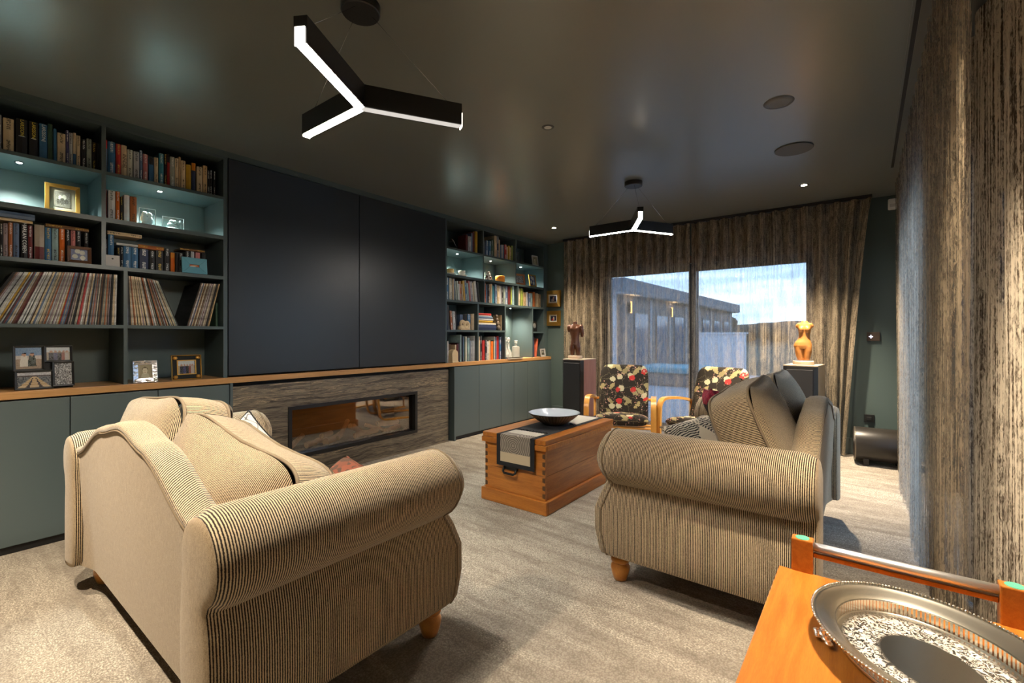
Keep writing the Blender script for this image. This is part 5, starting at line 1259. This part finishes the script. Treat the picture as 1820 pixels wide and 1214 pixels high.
oval([(-0.046, 0.004), (-0.041, 0.009), (-0.039, 0.0145), (-0.037, 0.0145), (-0.036, 0.004), (-0.046, 0.004)]).build('lower_band', SILVT, ty, smooth=True)
oval([(-0.036, 0.038), (-0.032, 0.040), (-0.025, 0.0425), (-0.014, 0.0465), (-0.004, 0.050), (0.002, 0.0535), (0.003, 0.0515), (-0.004, 0.047), (-0.014, 0.0435), (-0.031, 0.0365), (-0.036, 0.038)]).build('flared_rim', SILVT, ty, smooth=True)
oval([(-0.038, 0.0365), (-0.034, 0.0385), (-0.032, 0.0365), (-0.035, 0.034), (-0.038, 0.0365)]).build('gallery_band', SILVT, ty, smooth=True)
NB = 128
bar = MB(); bar.box(-0.0011, 0.0011, -0.0024, 0.0024, 0.013, 0.0365); barm = bar.build('gallery_bar', SILVT, ty)
for k in range(NB):
    a = 2*PI*(k+0.5)/NB; o = barm if k == 0 else barm.copy()
    if k: COL.objects.link(o); o.parent = ty
    x, y = (A-0.0370)*math.cos(a), (B-0.0370)*math.sin(a); o.location = (x, y, 0)
    o.rotation_euler = (0, 0, math.atan2(y/B**2, x/A**2))
NBD = 190; m = MB()
for k in range(NBD):
    a = 2*PI*k/NBD; m.sphere(((A+0.003)*math.cos(a), (B+0.003)*math.sin(a), 0.053), 0.0028, 6, 4)
bd = m.build('beaded_edge', SILVT, ty, smooth=True); bd['kind'] = 'stuff'
for a0 in (math.radians(62), math.radians(242), math.radians(152), math.radians(332)):
    m = MB(); cxx, cyy = (A-0.022)*math.cos(a0), (B-0.022)*math.sin(a0); ang = math.atan2(cyy/B**2, cxx/A**2)
    for q, (u, v, s_) in enumerate(((0, 0.006, 0.013), (-0.016, 0.004, 0.010), (0.016, 0.004, 0.010), (-0.030, 0.002, 0.008), (0.030, 0.002, 0.008), (0, 0.016, 0.009), (-0.010, 0.018, 0.007), (0.010, 0.018, 0.007))):
        x = cxx+math.cos(ang)*v-math.sin(ang)*u; y = cyy+math.sin(ang)*v+math.cos(ang)*u; m.sphere((x, y, 0.007), s_, 8, 6, 1, 1, 0.55)
    m.build('leaf_foot', SILVT, ty, smooth=True)

# ---------------------------------------------------------------- curtains
def curtain(label, p0, p1, z0, z1, period, amp, mat, seed, full=1.5, taper=0.0, per=10, nz=14, group=None):
    a, b = Vector((*p0, 0)), Vector((*p1, 0)); d = b-a; L = d.length; d.normalize(); nrm = Vector((-d.y, d.x, 0))
    r = random.Random(seed); n = max(20, int(L/period*per)); root = thing('curtain', label, 'curtain', (0, 0, 0), group=group)
    nf = int(L/period)+3; jit = [r.uniform(0.75, 1.2) for _ in range(nf)]; off = [r.uniform(-0.25, 0.25) for _ in range(nf)]
    ph = [r.uniform(0, 6.28) for _ in range(4)]
    G = []; U = []
    for i in range(n+1):
        s = L*i/n; row = []; ur = []
        for j in range(nz+1):
            f = j/nz; z = z0+(z1-z0)*f; kf = s/period; k = int(kf)
            q = jit[k]*(1-(kf-k))+jit[k+1]*(kf-k)
            w = math.sin(2*PI*kf+0.5*math.sin(ph[0]+kf*0.7)+(1-f)*(0.35*math.sin(kf*0.9+ph[1])))
            w = math.copysign(abs(w)**0.8, w)
            o = amp*q*w*(0.72+0.28*f)+0.012*(1-f)*math.sin(kf*0.8+ph[2])
            ss = s-taper*smooth01((s/L-0.80)/0.20)*(1-f)**0.8*(s/L)
            p = a+d*ss+nrm*o+Vector((0, 0, z)); row.append(tuple(p)); ur.append((s*full, z))
        G.append(row); U.append(ur)
    MB().grid(G, U).build('curtain_fabric', mat, root, smooth=True)
    return root
curtain('left half of the sheer brown curtain across the back window', (-3.31, 5.50), (-1.61, 5.50), 0.012, 2.468, 0.122, 0.048, CURT_BACK, 2, group='sheer curtains on the back window')
curtain('right half of the sheer brown curtain across the back window', (-1.60, 5.50), (0.045, 5.50), 0.012, 2.468, 0.128, 0.050, CURT_BACK, 4, taper=0.20, group='sheer curtains on the back window')
curtain('far side curtain hanging beside the subwoofer', (0.225, 5.22), (0.225, 1.78), 0.012, 2.475, 0.150, 0.022, CURT_SIDE, 6, per=10, group='ropy weave curtains on the right wall')
curtain('near side curtain in the right foreground behind the trolley', (0.375, 3.05), (0.375, 0.25), 0.012, 2.475, 0.240, 0.024, CURT_NEAR_LIT, 8, per=12, group='ropy weave curtains on the right wall')
tk = thing('curtain_track', 'white slotted curtain track recessed in the ceiling along right wall', 'curtain track')
tk['label'] = 'dark slotted track recessed in the ceiling along the right wall'
m = MB(); m.box(0.150, 0.160, -0.6, 4.72, ZC-0.006, ZC+0.001); m.box(0.178, 0.188, -0.6, 4.72, ZC-0.006, ZC+0.001); m.build('flange', CEIL, tk)
box('slot', BLACKM, tk, 0.160, 0.178, -0.6, 4.72, ZC-0.002, ZC+0.001)
tk2 = thing('curtain_track', 'dark curtain track along the ceiling above the back window', 'curtain track')
box('rail', BLACKM, tk2, -3.32, 0.05, 5.485, 5.515, 2.472, ZC-0.0005)
for k in range(26): box('glider', BLACKM, tk2, -3.28+k*0.132, -3.272+k*0.132, 5.494, 5.506, 2.462, 2.472)
sn = thing('alarm_sensor', 'small white sensor high on the wall beside far side curtain', 'sensor', (0.205, YB-0.001, 2.36))
MB().box(-0.035, 0.035, -0.045, 0.0, 0.0, 0.10).build('housing', WHITE, sn, bevel=0.01)
MB().box(-0.022, 0.022, -0.048, -0.044, 0.02, 0.05).build('lens', plain('sensor_lens', (0.55, 0.55, 0.55), 0.3), sn)
wc = thing('wall_control', 'dark square wall control with a glowing cross beside back curtain', 'switch', (0.062, YB-0.0005, 1.118))
MB().box(-0.05, 0.05, -0.022, 0, 0, 0.085).build('plate', plain('control_brown', (0.06, 0.04, 0.028), 0.4), wc, bevel=0.003)
m = MB(); m.box(-0.034, -0.004, -0.0235, -0.022, 0.039, 0.045); m.box(-0.022, -0.016, -0.0235, -0.022, 0.027, 0.057); m.build('glowing_cross', emit('led_cross', (0.75, 0.72, 1.0), 4.0), wc)
po = thing('power_socket', 'small black socket low on the wall above the subwoofer', 'socket', (0.03, YB-0.0005, 0.33))
MB().box(-0.04, 0.04, -0.012, 0, 0, 0.075).build('plate', BLACK, po, bevel=0.002); MB().box(-0.02, 0.02, -0.05, -0.012, 0.02, 0.055).build('plug', BLACK, po, bevel=0.004)

# ---------------------------------------------------------------- ceiling fittings
STRIP = emit('pendant_strip', (1.0, 0.91, 0.79), PENDANT_E)
STRIP_DIM = emit('pendant_strip_side', (1.0, 0.93, 0.84), 0.42)
STRIP_GREY = emit('pendant_strip_far', (1.0, 0.92, 0.82), 60.0)
STRIP_END = emit('pendant_end_strip', (1.0, 0.9, 0.76), 4.0)
def pendant(label, x, y, mats):
    r = thing('pendant_light', label, 'pendant light', (x, y, 0), group='Y shaped pendant lights')
    zb_, zt_ = 2.083, 2.172; Lm, wd = 0.415, 0.046
    MB().lathe([(0.072, 2.462), (0.076, 2.466), (0.076, 2.4995)], 32).build('canopy', BLACK, r, smooth=True, angle=0.6)
    for k, ang in enumerate((-60, 180, 60)):
        a = math.radians(ang); M = Matrix.Rotation(a, 4, 'Z')
        mb = MB(); i0 = wd/2*math.tan(math.radians(30))
        poly = [(0, 0), (i0, -wd/2), (Lm, -wd/2), (Lm, wd/2), (i0, wd/2)]
        mb.prism(poly, zb_, zt_); mb.v = [tuple(M @ Vector(p)) for p in mb.v]
        am = mb.build('arm', BLACK, r, bevel=0.001)
        mb = MB(); w2 = 0.034; i1 = w2/2*math.tan(math.radians(30)); poly = [(0, 0), (i1, -w2/2), (Lm-0.004, -w2/2), (Lm-0.004, w2/2), (i1, w2/2)]
        mb.prism(poly, zb_-0.0016, zb_-0.0003)
        mb.v = [tuple(M @ Vector(p)) for p in mb.v]; mb.build('light_strip', mats[k], am)
        mb = MB(); mb.box(Lm+0.0005, Lm+0.004, -w2/2, w2/2, zb_-0.008, zb_+0.052); mb.v = [tuple(M @ Vector(p)) for p in mb.v]; mb.build('end_strip', STRIP_END, am)
        t_ = M @ Vector((0.045, 0, 0)); e_ = M @ Vector((Lm*0.88, 0, 0))
        MB().tube([(t_.x, t_.y, 2.463), (e_.x, e_.y, zt_)], 0.0011, 5).build('suspension_wire', CHROME, r, smooth=True)
pendant('large Y shaped black pendant light in front at upper left', -1.610, 1.100, (STRIP, STRIP, STRIP_DIM))
pendant('farther Y shaped black pendant light before the back curtain', -1.595, 3.810, (STRIP, STRIP_GREY, STRIP_GREY))
LENS_ON = emit('downlight_lens', (1.0, 0.85, 0.62), 22.0); LENS_OFF = plain('downlight_lens_off', (0.6, 0.58, 0.55), 0.3)
def downlight(label, x, y, on, watts=SPOT_W, size=1.9, rot=(0, 0, 0), color=WARM):
    d = thing('downlight', label, 'downlight', (x, y, ZC), group='recessed ceiling downlights')
    MB().lathe([(0.024, -0.003), (0.036, -0.004), (0.040, -0.0005)], 24, cap=False).build('trim_ring', plain('downlight_trim', (0.05, 0.05, 0.05), 0.4), d, smooth=True)
    MB().lathe([(0.0005, 0), (0.024, 0)], 18, cap=False).build('lens', LENS_ON if on else LENS_OFF, d, loc=(0, 0, -0.0025))
    if on: spot('downlight_beam', (0, 0, -0.02), watts, color, size, 0.03, d, 0.85, rot)
downlight('unlit recessed downlight in the middle of the ceiling', -1.608, 2.474, False)
downlight('lit recessed downlight near the far bookcase corner', -3.05, 4.83, True, SPOT_W*1.7, 1.7)
downlight('lit recessed downlight near the amber statue', -0.43, 4.80, True, SPOT_W*3.6, 1.45)
downlight('recessed downlight above the trolley and near side curtain', 0.10, 1.34, True, SPOT_W*2.0, 1.25, (0.12, -0.14, 0))
downlight('recessed downlight behind the near sofa', -1.75, -0.25, True, SPOT_W*1.6)
downlight('recessed downlight at the near left end of the room', -2.75, -0.25, True, SPOT_W*1.0, 1.4)
vt = thing('ceiling_speaker', 'round ceiling vent with perforated centre, nearer of two discs', 'vent', (-0.392, 3.010, ZC), group='round ceiling discs')
DISC = plain('disc_grey', (0.10, 0.10, 0.095), 0.4)
MB().lathe([(0.048, -0.010), (0.070, -0.008), (0.078, -0.0005)], 36, cap=False).build('ring', DISC, vt, smooth=True)
def perf():
    t = NT('perforated'); v = t.n('ShaderNodeTexVoronoi', {'Vector': t.coord(), 'Scale': 160.0, 'Randomness': 0.2}).outputs['Distance']
    t.principled(t.mix(t.ramp(v, 0.25, 0.4), (0.01, 0.01, 0.01), (0.09, 0.09, 0.085)), 0.5); return t.m
MB().lathe([(0.0005, -0.0085), (0.048, -0.0085)], 30, cap=False).build('perforated_centre', perf(), vt)
cs = thing('ceiling_speaker', 'plain dark round ceiling speaker cover, farther of two discs', 'ceiling speaker', (-0.404, 3.825, ZC), group='round ceiling discs')
MB().lathe([(0.0005, -0.009), (0.116, -0.009), (0.120, -0.006), (0.121, -0.0005)], 40, cap=False).build('grille', plain('speaker_cover', (0.055, 0.055, 0.048), 0.6), cs, smooth=True, angle=0.5)

# ---------------------------------------------------------------- outdoors beyond the glass
PAVE = plain('patio_concrete', (0.30, 0.32, 0.34), 0.7, bumpscale=6, bumpstr=0.1)
LAWN = plain('lawn', (0.05, 0.075, 0.05), 0.9, bumpscale=3, bumpstr=0.3)
g = MB().box(-16, 14, YB+0.2, 15.8, -0.3, -0.06).build('patio', PAVE); g['kind'] = 'structure'
g = MB().box(XR+0.2, 14, -14, YB+0.199, -0.3, -0.06).build('side_terrace', PAVE); g['kind'] = 'structure'
g = MB().box(-120, 120, 15.9, 260, -1.4, -0.35).build('lawn', LAWN); g['kind'] = 'structure'
CLAD = plain('grey_cladding', (0.16, 0.15, 0.15), 0.6); FASC = plain('fascia_dark', (0.10, 0.12, 0.15), 0.5); RENDER = plain('white_render', (0.62, 0.63, 0.66), 0.7)
hb = thing('neighbouring_wing', 'flat roofed grey house wing seen through the sheer curtain', 'building', (0, 0, 0))
box('wall', CLAD, hb, -13, -6.35, 14.3, 30, -0.3, 2.55)
box('white_pillar', RENDER, hb, -7.1, -6.55, 13.9, 14.29, -0.3, 2.55)
box('roof_fascia', FASC, hb, -13.4, -6.0, 13.6, 30.4, 2.56, 3.0)
box('soffit', RENDER, hb, -13.3, -6.05, 13.65, 30.3, 2.53, 2.559)
for k in range(7):
    y = 15.2+k*2.1
    w_ = box('window', FRAME, hb, -6.36, -6.33, y, y+1.3, 0.0, 2.0); box('pane', plain('dusk_pane', (0.12, 0.17, 0.24), 0.1), w_, -6.335, -6.32, y+0.06, y+1.24, 0.06, 1.94)
    box('cladding_board', plain('pale_board', (0.34, 0.34, 0.36), 0.6), hb, -6.35, -6.31, y+1.45, y+1.62, -0.3, 2.5)
for y in (14.75, 18.9):
    l = box('wall_lamp', BLACK, hb, -6.35, -6.25, y-0.08, y+0.08, 1.95, 2.28)
    box('lamp_glow', emit('wall_lamp_glow', (1.0, 0.58, 0.22), 5.0), l, -6.27, -6.24, y-0.05, y+0.05, 1.93, 2.32)
    spot('wall_lamp_light', (-6.1, y, 2.0), 40, (1.0, 0.6, 0.25), 2.0, 0.05, hb, rot=(0, PI*0.93, 0))
fw = thing('white_garden_wall', 'white rendered garden wall seen through the right glass panel', 'wall', (0, 0, 0))
box('render', RENDER, fw, -4.5, -2.9, 15.4, 15.6, -0.3, 1.22); box('coping', RENDER, fw, -4.55, -2.85, 15.35, 15.65, 1.221, 1.27)
sp = thing('spa_pool', 'low turquoise covered spa pool on the patio', 'spa pool', (0, 0, 0))
box('shell', CLAD, sp, -4.6, -3.0, 11.2, 12.6, -0.06, 0.25, 0.03); box('cover', plain('turquoise_cover', (0.05, 0.28, 0.36), 0.5), sp, -4.65, -2.95, 11.15, 12.65, 0.251, 0.40, 0.03)
rt = random.Random(21); TREE = plain('dusk_foliage', (0.030, 0.042, 0.036), 0.95, bumpscale=2, bumpstr=1.0)
hl = MB(); G = []
for i in range(41):
    x = -70+140*i/40; G.append([(x, 95, -1.0), (x, 100, 2.0+1.2*math.sin(i*0.6)+0.7*math.sin(i*1.7)), (x, 140, 3.5+1.5*math.sin(i*0.5))])
h_ = hl.grid(G).build('hills', TREE, smooth=True); h_['kind'] = 'structure'
for k, (x, y, hgt, wd) in enumerate(((-33, 60, 3.6, 4.0), (-24.0, 62, 4.6, 3.8), (-15.5, 61, 3.9, 3.4), (-13, 84, 3.2, 4.4), (-1.5, 84, 3.6, 4.4), (10, 84, 3.2, 4.4))):
    tr2 = thing('garden_tree', '%s dark rounded tree on the skyline, counted from left' % nth(k+1), 'tree', (x, y, -0.35), group='trees on the skyline')
    m = MB()
    for q in range(12): m.sphere((rt.uniform(-wd, wd)*0.7, rt.uniform(-2, 2), hgt*rt.uniform(0.45, 0.85)), wd*rt.uniform(0.28, 0.5), 10, 7, 1, 1, 0.62)
    m.build('crown', TREE, tr2, smooth=True)
    MB().tube([(0, 0, 0), (0, 0, hgt*0.5)], [0.3, 0.2], 8).build('trunk', TREE, tr2, smooth=True)
